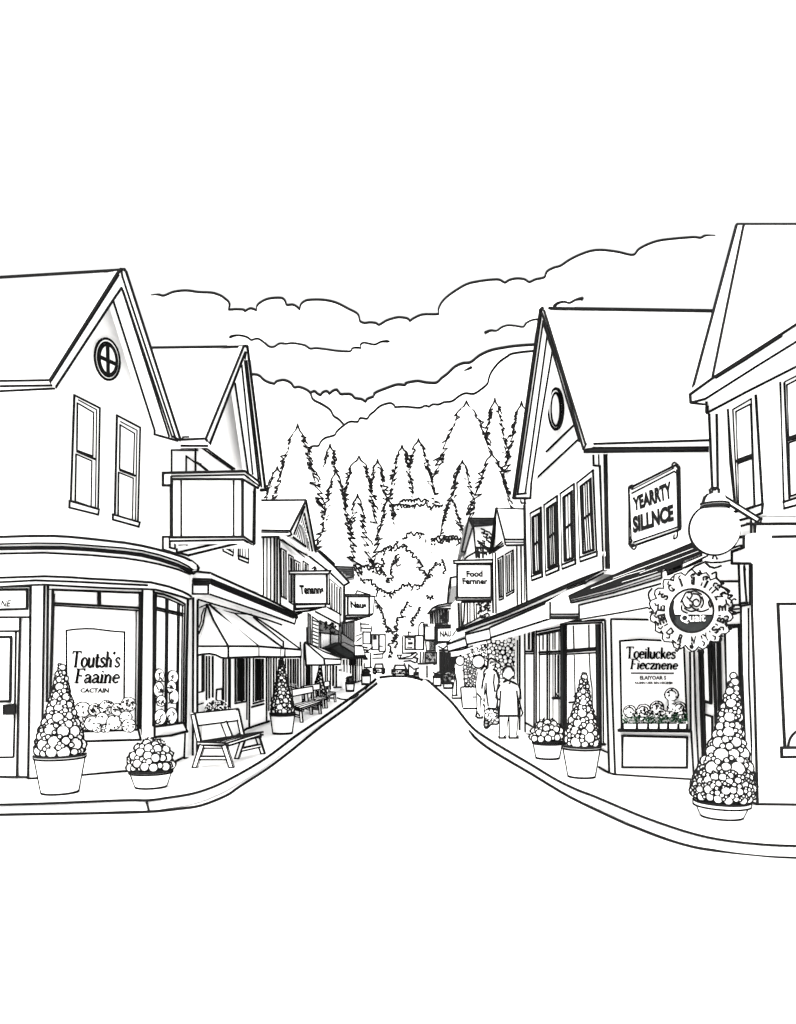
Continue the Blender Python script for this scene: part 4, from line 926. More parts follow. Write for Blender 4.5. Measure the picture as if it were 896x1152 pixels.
# double doors with dark frames
b = B(); b.slab(PF, [(600.5, 709), (634.5, 701), (634.5, 842), (600.5, 828)], 0.03, -0.02, edge=False)
b.sts(PF, [[(601.6, 708), (601.6, 828), 2.4], [(604, 708), (604, 829), 2.4], [(607.4, 714), (607.4, 815), 1.6], [(602, 707), (612, 702), (632, 700), 1.6], [(604, 711), (632, 705), 1.6], [(606, 714), (630, 709), 2.6], [(611.6, 713), (611.6, 731), 2], [(616.6, 711), (616.6, 832), 2.8], [(619, 711), (619, 833), 1.8], [(622.6, 711), (622.6, 731), 1.6], [(625, 711), (625, 731), 1.8], [(607, 734), (630, 733), 2], [(607, 736.4), (630, 735.6), 1.3], [(622.6, 736), (622.6, 832), 1.4], [(625.4, 736), (625.4, 785), 2.2], [(628, 737), (628, 780), 1.5], [(629.4, 710), (629.4, 834), 1.6], [(622, 785.4), (630, 785.4), 2.6], [(625, 779), (628, 783), 1.6]], 2, 0.036)
dd = b.build('double_door', t)
b = B(); b.slab(PF, [(631, 703), (634.4, 702.6), (634.4, 836), (631, 834)], 0.06, 0.0, m=D_, w=1.4); b.build('centre_post', dd)
b = B(); b.slab(PF, [(636, 702), (680.5, 698.4), (681, 837), (636, 838)], 0.03, -0.02, edge=False)
b.sts(PF, [[(636.6, 702), (637, 836), 1.6], [(631, 701), (638, 699), (680, 697.6), 2.2], [(634, 704.6), (638, 702.4), (678, 700.4), 1.6], [(638, 702), (638, 834), 1.2], [(645.6, 704), (646.4, 732), 1.8], [(646.6, 737), (647.6, 790), 1.5], [(663, 703), (663.4, 730), 2], [(663.4, 735), (664.5, 760), (666.6, 775), (667, 800), 1.5], [(637, 732.6), (671, 730), 3.4], [(637, 736.2), (671, 734.4), 1.4], [(678.6, 701), (679.6, 836), 1.8], [(672, 838), (681, 837.4), 2.4], [(676, 702), (677, 836), 1.0], [(640.6, 790.4), (647, 790), 1.8], [(646, 784), (649, 780), (648, 790), 1.5]], 2, 0.036)
sw = b.build('side_window', t)
b = B(); b.slab(PF, [(670.6, 703), (674.4, 703), (675.6, 838), (672, 837)], 0.06, 0.0, m=D_, w=1.4); b.build('post', sw)
# long canopy
CA = VP(679, 10.8, 515, 26)
b = B()
b.slab(CA, [(679, 641.8), (650, 653), (515, 708), (506, 722), (525, 714), (552, 705), (619, 676.5), (652, 662), (679, 646)], 0.35, -0.4, edge=False)
b.slab(CA, [(679, 641.2), (650, 652.2), (570, 687), (515, 708.5), (515, 710.5), (570, 691), (650, 655.6), (664, 650)], 0.37, 0.3, m=D_, w=1.5)
b.sts(CA, [[(679, 645), (650, 660), (619, 674.4), (570, 694.6), (524, 712), 1.9], [(658, 654), (638, 663), 1.2], [(663, 652.6), (658, 657), 1.4]], 2, 0.375)
b.slab(CA, [(619.4, 676.6), (551.6, 706), (552.6, 717.4), (619.4, 696)], 0.38, -0.1, w=2.0)
b.slab(CA, [(552, 707), (524, 714), (526, 725), (552.4, 719)], 0.34, -0.1, w=1.8)
b.slab(CA, [(524, 718), (503.4, 725), (505, 733), (526, 727)], 0.3, -0.1, w=1.8)
b.sts(CA, [[(532, 727), (520, 731), (506, 733), 1.4], [(515, 708), (510, 715), (524, 712), 1.8], [(503, 724), (512, 715), 1.6]], 2, 0.31)
CB = FP(10.5)
b.slab(CB, [(619, 676.6), (640, 664), (679, 650), (679, 680), (652, 684), (652, 695), (619.2, 694.6)], 0.0, -0.3, edge=False)
b.sts(CB, [[(619.2, 677), (619.2, 697), 1.9], [(652.2, 680.6), (652.2, 697), 1.9], [(619.2, 691), (652, 691), 1.8], [(619.2, 695), (652, 695), 3.4]], 2, 0.01)
cn = b.build('canopy', t)
# dark ribbed lean-to awning over the corner window
PA = VP(640, 9.9, 790, 9.2)
b = B()
b.slab(PA, [(640.5, 670), (682.5, 650.5), (715, 636), (752, 622), (790, 606), (790, 625), (752, 641), (715, 652), (680, 662), (642.6, 672)], 0.0, -0.6, m=K_, w=1.2)
for l in [[(684, 655), (705, 647), (726, 641)], [(665, 662), (690, 653)], [(690, 650.5), (740, 632), (780, 617)], [(720, 645), (750, 634), (786, 620)], [(700, 655), (740, 643)]]:
    b.tube([PA(x, y, 0.01) for x, y in l], 0.4, m=W_, sides=4)
b.build('awning', t)
b = B()
b.slab(PA, [(640.5, 670.5), (680, 662.4), (744.6, 642), (744.6, 656), (651, 681), (643, 678.6)], -0.02, -0.5, edge=False)
b.sts(PA, [[(640.4, 670), (643, 679), 1.8], [(642.6, 673.4), (690, 661), (744.6, 642.4), 2], [(643, 678.4), (690, 667), (744.6, 650.4), 2], [(643, 676), (690, 664.4), (744.6, 646.8), 1.2], [(651, 681), (700, 669), (744.6, 656.4), 2], [(744.8, 641), (744.8, 651), 1.8], [(651.6, 681), (652, 697), 1.8], [(652, 697), (700, 689), (740, 681.4), 1.9]], 2, 0.0)
b.slab(PA, [(651, 682), (744, 657), (748, 681), (652, 697)], -0.04, -0.3, edge=False)
b.build('awning_fascia', t)
b = B(); b.slab(PA, [(745, 642), (749, 640), (751, 650), (768, 645), (768, 632), (795, 621), (795, 626), (771, 637), (771, 641), (790, 634), (780, 640), (760, 650), (752, 654), (745, 653)], 0.0, -0.1, edge=False)
b.sts(PA, [[(748, 640), (751, 640), (753, 644.6), 2], [(751, 644), (755, 644), (757, 640), 1.8], [(752, 645), (769, 639), 1.6], [(767.4, 632), (767.4, 638), 1.8], [(769, 639), (797, 625), 1.9], [(774, 644), (782, 637), (793, 632.4), 2]], 2, 0.01)
b.build('awning_bracket', t)
# poster and flower boxes in the corner window
PP = VP(690, 10.62, 780, 10.17)
b = B(); b.slab(PP, [(697.8, 721.2), (720, 719.6), (745, 720.6), (769.6, 722), (773.6, 820), (699.8, 820)], 0.06, 0.02, w=1.9)
serif(b, PP, 'Toeiluckes', [(704.6, 728), (760.6, 729), (760.6, 741), (704.6, 740.6)], 1.7, 0.05, 0.075)
serif(b, PP, 'Fiecznene', [(709.4, 741.8), (763, 742.8), (763, 753), (709.2, 752.6)], 1.7, 0.1, 0.075)
b.sts(PP, [[(710, 757.4), (758.6, 757.6), 1.3]], 2, 0.075)
put_text(b, PP, 'ELAIYOAR S', [(720, 760.4), (750, 760.4), (750, 764.8), (720, 764.8)], 0.075, 0.04)
put_text(b, PP, 'NUMN UER BIN HICIMM', [(714.6, 767), (757, 767), (757, 769.8), (714.6, 769.8)], 0.075, 0.05)
b.build('poster', None, 'shop poster lettered Toeiluckes Fiecznene in the corner window', 'poster', origin=PP(735, 820))
b = B(); b.ext([PP(697, 719, 0.3), PP(774, 719, 0.3), PP(774, 820, 0.3), PP(697, 820, 0.3)], PP.n*-0.008, GL)
b.build('window_pane', t)
rnd = random.Random(8)
fx = [701, 717, 729.5, 741.5, 752, 763.6, 773.4]
heads = [[(709, 800.4, 6.6)], [(724.6, 799.6, 7.2), (719, 803, 4.5)], [(739.7, 796, 7), (733, 803, 5)], [(745, 803.5, 5)], [(755.8, 781.6, 7), (756.6, 797, 5), (754, 803, 4.5)], [(765, 796.6, 6.6), (767, 803, 5.4)]]
kinds = ['with one wide round bloom', 'with a broad speckled bloom', 'with a tall rounded bloom', 'with only small low blooms', 'with the tallest thick-stalked bloom', 'with two stacked blooms']
for i in range(6):
    x0, x1 = fx[i]+0.3, fx[i+1]-0.3
    t2 = thing('flower_pot', 'white pot of green leaves '+kinds[i]+' in the corner window', 'flower pot', PP((x0+x1)/2, 821, 0.18), 'pots in the corner window')
    b = B(); b.slab(PP, [(x0, 813.6), (x1, 813.6), (x1-0.5, 820.6), (x0+0.5, 820.6)], 0.19, 0.12, w=1.3); b.build('pot', t2)
    b = B()
    for k in range(70):
        x = rnd.uniform(x0-0.6, x1+0.6); y = rnd.uniform(803.5, 814); c = PP(x, y, rnd.uniform(0.16, 0.22)); r = rnd.uniform(0.012, 0.024)
        an = rnd.uniform(0, 6.28); u = PP.t*math.cos(an)*r+V((0, 0, math.sin(an)*r)); v = PP.t*-math.sin(an)*r*0.5+V((0, 0, math.cos(an)*r*0.5))+PP.n*r*0.3
        b.face([c-u, c+v, c+u, c-v], E_ if rnd.random() < 0.66 else (K_ if rnd.random() < 0.55 else W_))
    b.build('leaves', t2)
    for x, y, r in heads[i]:
        b = B()
        if i == 4 and y < 790:
            b.loft([(787, 752, 759), (795, 752.6, 760), (806, 752.4, 760.4)], PP(755, 790, 0.15).y, 0.5, w=1.2)
            for k in range(16):
                b.tube([PP(rnd.uniform(752.6, 760), rnd.uniform(788, 804), 0.25)]*1+[PP(rnd.uniform(752.6, 760), rnd.uniform(788, 804), 0.25)][:0]+[PP(x+rnd.uniform(-3, 4), rnd.uniform(789, 804), 0.25)], 1.0, sides=4) if False else None
        c = PP(x, y, 0.16); blossom(b, c, r/F*c.y, rnd, 5 if i in (0, 4) else 16, 1.4)
        if r > 6: b.ring(c+PP.n*0.06, r*0.72/F*c.y, 1.1, 10, 0.05, rnd, 1, 20, 170)
        b.build('flower_head', t2)
# hanging board on the upper wall
QS = VP(706, 10.75, 766, 9.9)
t = thing('wall_sign', 'tilted rectangular board lettered YEARRTY SILLNCE with scrolled corners', 'sign', QS(736, 610))
b = B(); b.slab(QS, [(708, 549.5), (761, 523), (764.8, 528), (766, 592), (763, 596.6), (712, 614.6), (708.4, 611)], 0.0, -0.06, w=2.2)
b.sts(QS, [[(711, 555), (759.4, 530), 1.6], [(762, 528), (763.4, 594), 1.8], [(713, 610), (762, 593), 1.6], [(708.6, 556), (710.6, 611), 1.2], [(711, 551), (759, 526.4), 1.0]], 2, 0.01)
put_text(b, QS, 'YEARRTY', [(711.5, 560), (755, 540.6), (757, 560), (712.6, 575.4)], 0.012, 0.06)
put_text(b, QS, 'SILLNCE', [(711.6, 581), (757.6, 566.6), (758.6, 586), (712.4, 600.6)], 0.012, 0.06)
b.build('board', t)
for c_, s_ in [((711, 548), [(708, 553), (708, 548), (712, 546), (711, 551)]), ((759.6, 523), [(757, 527), (757, 522), (760, 520.6), (765, 526), (764, 532), (760, 531)]), ((711, 614), [(708, 604), (711, 608), (708, 612), (713, 618), (716, 615), (712, 612)]), ((762, 597), [(765, 588), (766, 595), (763, 597), (762, 604), (758.6, 606), (759, 601)])]:
    b = B(); b.st(QS, s_, 1.7, 0.02, smooth=True); b.build('scroll', t)
# ---------------------------------------------------------------- foreground corner house on the right
PR1 = VP(798, 9.6, 896, 8.0); PLO = VP(849, 8.45, 896, 8.42)
LW = 1.56                                        # the nearest house is drawn with a fuller line
t = thing('corner_house', 'tall white house at the right edge with sash windows and a steep roof', 'house', P(853, 907, 8.4))
b = B(); a, c = PR1(798, 500), PR1(1010, 400); zb = 3.44
tp = 1.7+(745-440)/800*a.y
b.ext([V((a.x, a.y, zb)), V((c.x, c.y, zb)), V((c.x, c.y, tp)), V((a.x, a.y, tp))], V((3.2, 6, 0)))
b.sts(PR1, [[(798, 464), (799.6, 500), (801.8, 551), 1.9], [(806.6, 461), (808, 552), 1.9], [(819.4, 457), (822, 520), (827, 566), 1.7]], 2, 0.012)
b.build('upper_wall', t)
b = B()
E1 = VP(776.8, 9.45, 896, 7.5)
ra, rb_ = P(829.6, 253, 12.4), P(1000, 253, 11.2); ea, eb = E1(779, 442), E1(1000, 305)
b.ext([ra, eb, ea], (0, 0, -0.1)); b.ext([ra, rb_, eb], (0, 0, -0.1))
dn = (ea-ra); n_ = (eb-ra).cross(ea-ra).normalized()
if n_.y > 0: n_ = -n_
b.tube([ra+n_*0.01, rb_+n_*0.01], 2.4); b.tube([ra, ra+dn*0.5, ra+dn*0.97], 3.0)
def onroof(px, py):
    q = P(px, py, 1.0); o = V((0, 0, EH)); dr = q-o; k = (ra-o).dot(n_)/dr.dot(n_); return o+dr*k+n_*0.012
b.tube([onroof(837.6, 254), onroof(820, 340), onroof(803, 424)], 2.0)
b.slab(E1, [(776.8, 443.4), (803, 424), (1000, 292), (1000, 314), (793, 449), (777.6, 453)], 0.02, -0.12, edge=False)
b.sts(E1, [[(777.5, 453), (776.8, 443.4), (803, 424.6), (850, 394.6), (896, 365), (930, 343), 2.2], [(806, 424), (840, 403), (880, 377), 3], [(777.5, 453), (794, 448.6), (850, 413), (896, 384.6), (930, 363), 2], [(778, 453.4), (795, 455), 1.8]], 2, 0.03)
b.build('roof', t)
b = B(); b.slab(PR1, [(794, 455), (796, 452), (1000, 328), (1000, 356), (796, 464.6)], 0.22, -0.05, edge=False)
b.sts(PR1, [[(795, 450), (796, 464.4), (840, 441), (896, 412.6), (930, 395), 2], [(796, 457), (796, 464), 3]], 2, 0.23)
b.build('frieze', t)
px_win(t, PR1, [(819.4, 457), (850.4, 440), (858.4, 569), (829, 578)], [[(828.6, 463), (845, 454.6), (846.8, 511), (830.4, 517)], [(830.8, 521.5), (847, 515.6), (849, 569), (832, 575)]],
  [[(825, 462), (825, 460.6), (845.6, 448.6), (849.8, 569)], [(825, 461), (830.4, 576)], [(829.8, 518.8), (848, 512.6), 3]], [(826, 576), (837.6, 573.6), (858.6, 567), (857.6, 577), (848, 581), (830, 586)])
px_win(t, PR1, [(878.5, 426), (910, 408.6), (916, 554), (882.6, 565)], [[(886, 433), (905, 423), (906, 486), (888, 492)], [(888.4, 498), (906, 492), (908, 552), (890, 558)]],
  [[(883, 429.6), (908, 417)], [(883, 430), (888.6, 561), 1.8], [(886.6, 494.6), (908, 488), 3]], [(882.3, 564.6), (920, 552.6), (920, 562), (883, 572)])
b = B(); a = PLO(847, 900); z1 = 3.42
b.ext([V((a.x, a.y, -0.04)), V((a.x+6, a.y-0.03, -0.04)), V((a.x+6, a.y-0.03, z1)), V((a.x, a.y, z1))], V((1.1, 1.6, 0)))
b.sts(PLO, [[(845.6, 590), (846, 640), (846.6, 690), (849.6, 780), (852.8, 907.4), 1.9], [(843, 902), (852.8, 907.6), (900, 906.4), (940, 906), 2.2], [(840, 589.4), (900, 589.2), (940, 589), 2.2], [(849.6, 590), (850, 620), (865, 620), (865, 604), (900, 603.4), (940, 603), 2.2]], 2, 0.012)
b.build('lower_wall', t)
PJ = VP(834, 9.0, 850, 8.46)
b = B(); b.slab(PJ, [(832, 634), (845, 634), (848.6, 902), (842.6, 900)], 0.0, -0.3, edge=False)
b.sts(PJ, [[(831.6, 634), (833, 679), (841.6, 678), 1.9], [(837.6, 637), (839, 660), (840.6, 678), 1.8], [(837.5, 640), (838.6, 641), (837.6, 636), 1.4], [(833, 680), (833.6, 682), (845, 680), 1.6], [(834, 682), (835.4, 780), (838, 845), 1.8], [(842.6, 684), (842.8, 760), (847.6, 875), 1.5], [(843.6, 634), (843.8, 680), 1.2], [(836, 760), (839.4, 845), 1.0]], 2, 0.01)
b.build('pilaster', t)
b = B(); b.slab(PJ, [(824, 618.6), (837.4, 615), (837.4, 604), (845.6, 600), (845.6, 634), (824, 634)], 0.12, -0.1, edge=False)
b.sts(PJ, [[(832, 604.6), (837.4, 603.6), (837.4, 615.6), (824, 620.6), 2.2], [(824, 618.8), (824, 634), (845, 634), 2], [(824, 617), (832, 614), (837, 613.6), 1.6], [(830, 593), (845.6, 588.6), 1.8]], 2, 0.13)
b.build('capital', t)
b = B(); b.slab(PLO, [(875.6, 679.4), (930, 679.4), (930, 841), (883.4, 841)], 0.04, w=2.3, m=W_); 
b.st(PLO, [(887, 840), (889, 832), (893, 826), (900, 821), (910, 819)], 1.8, 0.05, smooth=True)
lw = b.build('window', t)
b = B(); b.slab(PLO, [(879.6, 841.2), (930, 841), (930, 851), (880, 851.8)], 0.1, -0.02, w=2.3); b.build('sill', lw)
# recessed doorway between the two corner buildings
PE_ = VP(779, 10.3, 846, 9.3)
t3 = t
b = B(); b.slab(PE_, [(770, 640), (846, 600), (846, 902), (780, 878)], -0.05, -0.3, edge=False)
b.sts(PE_, [[(787, 730), (789, 800), (791.6, 868), 1.8], [(790, 728), (792, 800), (794, 860), 2.4], [(803, 718), (805.6, 800), (806.4, 822), 2.4], [(808, 716), (809.6, 800), 2.2], [(810.6, 715), (811.8, 795), 1.4], [(797, 728), (799, 790), 1.2], [(806, 654), (832, 654), 1.8], [(822, 681), (832, 680.6), 1.6], [(815, 686), (832, 685), 1.4], [(822, 691), (832, 689), 1.6], [(812, 704), (832, 702.6), 1.6]], 2, 0.0)
dr = b.build('doorway', t)
b = B(); b.slab(PE_, [(789.6, 726), (799.6, 722), (800, 791), (792, 788.6)], -0.02, -0.08, w=2.4); b.build('door_panel', dr)
b = B(); b.slab(PE_, [(792.4, 803.6), (801.6, 806.4), (802, 866), (794.2, 864)], -0.02, -0.08, w=1.8); b.build('door_panel', dr)
b = B(); b.slab(PE_, [(816.2, 706.6), (832, 704.8), (833, 780), (836, 850), (820, 850)], -0.02, -0.08, w=2.3); b.build('door_leaf', dr)
LW = 1.33
# wall lamp
t = thing('wall_lamp', 'big white globe lamp hanging from a slanted arm on the right corner house', 'street lamp', P(804, 624, 8.6))
c = P(804, 596, 8.6); r = 28.2/F*8.6
b = B(); b.ball(c, r*0.985, W_, 28, 18, (1, 0.8, 1)); b.tube([c+V((r*math.cos(R(a)), 0, r*math.sin(R(a)))) for a in range(0, 360, 8)], 2.4, True); b.build('globe', t)
b = B(); g = V((c.x, c.y, 0)); zz = lambda y: P(804, y, 8.6).z; pp = lambda w: w/F*8.6
b.lathe(g, [(pp(13), zz(570.5)), (pp(15), zz(568)), (pp(12.5), zz(565.5)), (pp(11), zz(559)), (pp(9), zz(557)), (pp(4), zz(556))])
C8 = FP(8.6-0.35)
b.sts(FP(8.6), [[(788.4, 567.6), (791, 566), (793, 559.6), (796, 557), (812, 556), (815, 558), (815.6, 565), (818, 567), 2.4]], 2, 0.04)
b.tube([P(804, 571, 8.6)+V((r*0.52*math.cos(R(a)), -r*0.52*math.sin(R(a)), 0)) for a in range(0, 181, 15)], 3.2); b.tube([P(804, 567.4, 8.6)+V((r*0.54*math.cos(R(a)), -r*0.54*math.sin(R(a)), 0)) for a in range(0, 181, 15)], 1.8)
b.build('cap', t)
b = B(); b.lathe(g, [(pp(4), zz(556)), (pp(5), zz(553)), (pp(4), zz(549)), (pp(2), zz(548.4))])
b.sts(FP(8.6), [[(799.6, 556), (799, 551), (801, 548.8), (807, 548.8), (809.4, 551), (809, 556), 2], [(801.4, 555), (802, 551), (806, 551), 1.6]], 2, 0.06)
b.build('knob', t)
b = B(); b.bar(P(815, 561, 8.6), P(854, 585.6, 8.45), 0.05, 0.05, w=1.9); b.bar(P(846, 585, 8.5), P(857, 586, 8.44), 0.05, 0.05, w=1.6); b.build('arm', t)
b = B(); b.lathe(g, [(pp(1.2), zz(629)), (pp(2.4), zz(627)), (pp(1.2), zz(624))])
b.sts(FP(8.6), [[(802, 629), (803.4, 624.6), (805, 625), (807.6, 629.4), 1.6], [(793, 631.6), (800, 633), (812, 632.6), (823, 630), 1.8], [(794, 633), (799, 637.6), (804, 639), (808, 638), (812, 636.4), 2]], 2, 0.02)
b.build('finial', t)
# round sign with a ruffled, lettered rim
DS = 8.9; FR = FP(DS)
t = thing('round_sign', 'round ruffled sign with a half-black disc lettered Quait and letters round its rim', 'sign', P(779, 732, DS))
rnd = random.Random(4)
b = B(); rim = []
for i in range(72):
    a = 2*math.pi*i/72; q = 41.0+5.0*abs(math.sin(i*math.pi/4))**0.7+rnd.uniform(-1.5, 1.5)
    rim.append((778.6+q*1.03*math.cos(a), 687+q*math.sin(a)*0.98))
b.slab(FR, rim, 0.0, -0.06, w=1.4); b.build('rim', t)
b = B(); hs = FP(DS)
b.slab(FR, oval(778.6, 687, 24.4, 24.4, n=40), 0.03, -0.01, w=2.0)
half = [(778.6+24.2*math.cos(2*math.pi*k/60), 687+24.2*math.sin(2*math.pi*k/60)) for k in range(2, 29)]
b.slab(FR, half, 0.036, 0.0, m=D_, w=1.2)
b.sts(FR, [[(756.6, 680), (755.6, 690), 3], [(755.4, 684), (758, 697), 4], [(757.6, 676), (756, 684), 2.6]], 2, 0.04)
for l in [[(766, 678), (769, 672), (772, 667), (777, 666), (779, 670), (776, 674), (773, 671)], [(768, 676), (771, 682), (776, 684), (780, 679), (776, 675)], [(780, 668), (786, 669), (789, 674), (787, 681), (782, 682), (780, 677), (784, 674), (787, 677)], [(770, 684), (778, 688), (787, 685)], [(774, 667), (782, 665), (790, 669)], [(799, 676), (801, 680), (799.6, 683), (797.6, 678), (799, 675)], [(776, 680), (783, 686), (790, 688), (798, 685)], [(790, 671), (792, 678), (789, 684)], [(767, 681), (768, 687), (774, 690)]]:
    b.st(FR, l, 1.5, 0.05, smooth=True, sides=4)
put_text(b, FR, 'Quait', [(766, 690.8), (794, 690), (794, 700.5), (766, 701.5)], 0.06, 0.012, m=W_)
b.build('disc', t)
b = B()
for ch, an in zip("BEDRVYSBEZTIIICSE", [168, 159, 135, 111, 86, 62, 40, 18, -4, -28, -42, -62, -86, -110, -132, -152, -176]):
    a = R(an); ca, sa = math.cos(a), math.sin(a); c0 = (778.6+34.5*ca, 687+33.5*sa)
    ux, uy = -sa, ca
    if sa > 0.2: ux, uy = -ux, -uy; rx, ry = -ca, -sa
    else: rx, ry = ca, sa
    h = 4.7; wd = 3.2 if ch != 'I' else 1.4
    q = [(c0[0]+s_*ux*wd+k_*rx*h, c0[1]+s_*uy*wd+k_*ry*h) for s_, k_ in ((-1, 1), (1, 1), (1, -1), (-1, -1))]
    put_text(b, FR, ch, q, 0.02, 0.05)
for k in range(18):
    a = 2*math.pi*(k+.5)/18; b.st(FR, [(778.6+q*1.03*math.cos(a), 687+q*math.sin(a)) for q in (29.5, 33+rnd.uniform(-1, 2))], 1.3, 0.02, sides=4); b.st(FR, [(778.6+q*1.03*math.cos(a+t_), 687+q*math.sin(a+t_)) for q, t_ in ((36, 0.02), (39.5, -.02), (41.5, .05))], 1.4, 0.02, smooth=True, sides=4)
for k in range(34):
    a = rnd.uniform(0, 6.28); q0 = rnd.uniform(39, 45); l = [(778.6+q0*math.cos(a), 687+q0*math.sin(a))]
    for j in range(3): l.append((l[-1][0]+rnd.uniform(-3, 3), l[-1][1]+rnd.uniform(-3, 3)))
    b.st(FR, l, 1.5, 0.02, smooth=True, sides=4)
b.build('lettering', t)
for l in [[(734, 662), (730, 668), (732, 676), (737, 679), (741, 674), (737, 668), (742, 666)], [(736, 675), (744, 677), (752, 677)], [(730, 685), (737, 683), (742, 684), (737, 687), (731, 689)], [(812, 660), (821, 665), (816, 669), (824, 670), (818, 675)], [(801, 646), (806, 644), (807, 651), (815, 657)], [(818, 681), (826, 682), (822, 686), (829, 690), (821, 692)]]:
    b = B(); b.st(FR, l, 1.9, -0.02, smooth=True); b.build('curl', t)
# ================================================================== FAR END OF THE RIGHT ROW
WR = VP(592, 17.3, 515, 37.0)
t = thing('bay_gable_shop', 'narrow pale gabled shop with two dark windows, next to the oval-window shop', 'shop', P(585, 815, 19))
PB = VP(584, 18.2, 557, 22.8)
b = B(); a, c = PB(584, 612), PB(557, 620); zb = 2.4
b.ext([V((a.x, a.y, zb)), a, V((c.x, c.y, c.z)), V((c.x, c.y, zb))], (1.6, 0, 0))
b.sts(PB, [[(557.6, 620), (558.4, 690), 1.8], [(554.6, 622), (555.6, 690), 1.2], [(581.6, 612), (582.4, 682), 1.6]], 2, 0.02)
b.st(FP(18.15), [(586.4, 612), (587, 679)], 1.6)
b.build('wall', t)
b = B(); pk = P(559, 572, 20.5); 
b.ext([pk, P(568, 606.6, 18.0), P(596, 606.6, 18.0), P(596, 573, 20.5)], (0, 0, -0.08))
b.face([pk, P(552.5, 620, 22.6), P(557, 620, 22.6), P(568, 606.6, 18.0)])
b.tube([P(594, 573, 20.45), pk], 2); b.tube([pk, P(568, 606.6, 17.98)], 1.8); b.tube([pk, P(556, 596, 21.5), P(552.6, 620, 22.5)], 3.2); b.tube([P(561, 576, 20.4), P(558, 596, 21.4), P(554.6, 619, 22.4)], 1.2)
f = FP(17.95); b.slab(f, [(567.6, 606.6), (596, 606.6), (596, 612.6), (569, 613.4)], 0, -0.2, edge=False)
b.sts(f, [[(567.6, 606.8), (594, 606.8), 2], [(568.4, 610), (594, 610), 1.2], [(569.4, 613.6), (594, 613), 2], [(567.6, 607), (569, 613.4), 1.6]], 2, 0.01)
b.slab(PB, [(553, 620), (567.6, 607), (569, 612.6), (561, 617), (555, 621.6)], 0.3, 0.1, w=1.8); b.st(PB, [(555, 619.4), (568, 610)], 1.2, 0.31)
b.build('roof', t)
for q, ln in [([(560.4, 628.4), (566, 625.4), (566.4, 672), (562, 673.4)], [[(562, 630), (563, 671), 2.4], [(564.2, 629), (564.8, 671), 2.2]]), ([(569, 623.6), (577.4, 619), (578.2, 664.6), (570, 669)], [[(571, 625), (571.8, 666), 2.2], [(573.6, 624), (574, 665), 2.4], [(576, 622), (576.4, 664), 1.8]])]:
    px_win(t, PB, q, [], ln, [(q[3][0], q[3][1]-1), (q[2][0]+0.2, q[2][1]-1), (q[2][0]+0.2, q[2][1]+1.6), (q[3][0], q[3][1]+1.8)], 0.03, 1.5)
# dark gabled shop
t = thing('dark_gable_shop', 'small gabled shop with a dark roof edge and scribbled attic behind the Food sign', 'shop', P(540, 790, 30))
f = FP(30)
b = B(); b.ext([f(521, 640), f(532, 590), f(560, 590), f(560, 700), f(521, 700)], (0, 3, 0))
b.sts(f, [[(533, 591), (536, 628), 1.6], [(522.6, 629), (528, 625), (536, 620.6), (542, 622), 1.8], [(537, 608), (541, 611), (547, 617), (553, 623), 1.8], [(537.6, 627), (537.6, 616), (543.6, 616), (543.6, 628), 2], [(539, 620), (539.6, 628), 2]], 2, 0.01)
rn = random.Random(17)
for i in range(34):
    x, y = rn.uniform(535, 552), rn.uniform(594, 622)
    if x > 536+(y-594)*0.9+12: continue
    b.st(f, [(x, y), (x+rn.uniform(1, 5), y+rn.uniform(-1, 3)), (x+rn.uniform(2, 7), y+rn.uniform(1, 5))], 1.3, 0.02, sides=4)
b.build('wall', t)
b = B(); b.slab(f, [(527.6, 583), (556, 583), (554.8, 590), (531.5, 592)], 0.3, -3, m=M_, w=1.8)
b.slab(f, [(527.6, 583), (532.6, 591), (523.4, 621.4), (519.6, 620)], 0.32, -2, m=M_, w=1.8)
for i in range(3): b.st(f, [(529+i, 585.2+i*1.9), (555, 585+i*1.8)], 1.0, 0.33)
b.build('roof', t)
hang_sign('larger hanging sign lettered Food Fernner on the right side', 21.5, (514.6, 634.6, 553, 672.4), [(510.6, 630.6), (554.6, 629.6), (554.6, 633.6), (511, 634)], [(513, 672.6), (553.6, 672.6), (553.6, 675), (514, 675.4)],
  ['Food', 'Fernner'], [[(524.6, 642), (543.4, 641.4), (543.4, 649), (525, 649.4)], [(520, 650), (549, 650.4), (549, 657.4), (520.6, 657.6)]], [[(519, 677.6, 21.5), (553, 677, 21.5)], [(554, 634, 21.6), (555, 690, 21.6)]], None, 2.2, 0.05)
# shop behind the sign, scribbled planting on its upper floor
t = thing('sign_shop', 'low shop with upright panels and a leafy scribble below the Food sign', 'shop', P(545, 792, 29))
f = FP(29); b = B(); b.ext([f(514, 674), f(560, 674), f(560, 715), f(514, 738)], (0, 3, 0))
b.sts(f, [[(516, 678), (517, 706), 2.4], [(519, 678), (519.6, 704), 1.6], [(523, 678), (522, 698), (520, 706), 1.8], [(526, 678), (526, 702), 1.6], [(529, 678), (529, 700), 1.2], [(533.4, 678), (534, 699), 1.4], [(536, 679), (536.4, 697), 1.2]], 2, 0.01)
b.slab(f, [(526.4, 679), (532.8, 679), (532.8, 699), (526.4, 702)], 0.01, m=L_, edge=False)
for i in range(44):
    x, y = rn.uniform(538, 553), rn.uniform(678, 697); b.st(f, [(x, y), (x+rn.uniform(-2, 2), y+rn.uniform(-2, 2)), (x+rn.uniform(-3, 2), y+rn.uniform(-2, 2))], 1.3, 0.02, sides=4)
b.sts(f, [[(513, 708), (530, 700), (548, 690), 1.6], [(514, 712), (534, 703), (552, 693), 2]], 2, 0.04)
b.build('wall', t)
b = B(); b.slab(f, [(533, 727), (560, 716), (560, 792), (533, 791)], 0.0, -2, m=W_, edge=False)
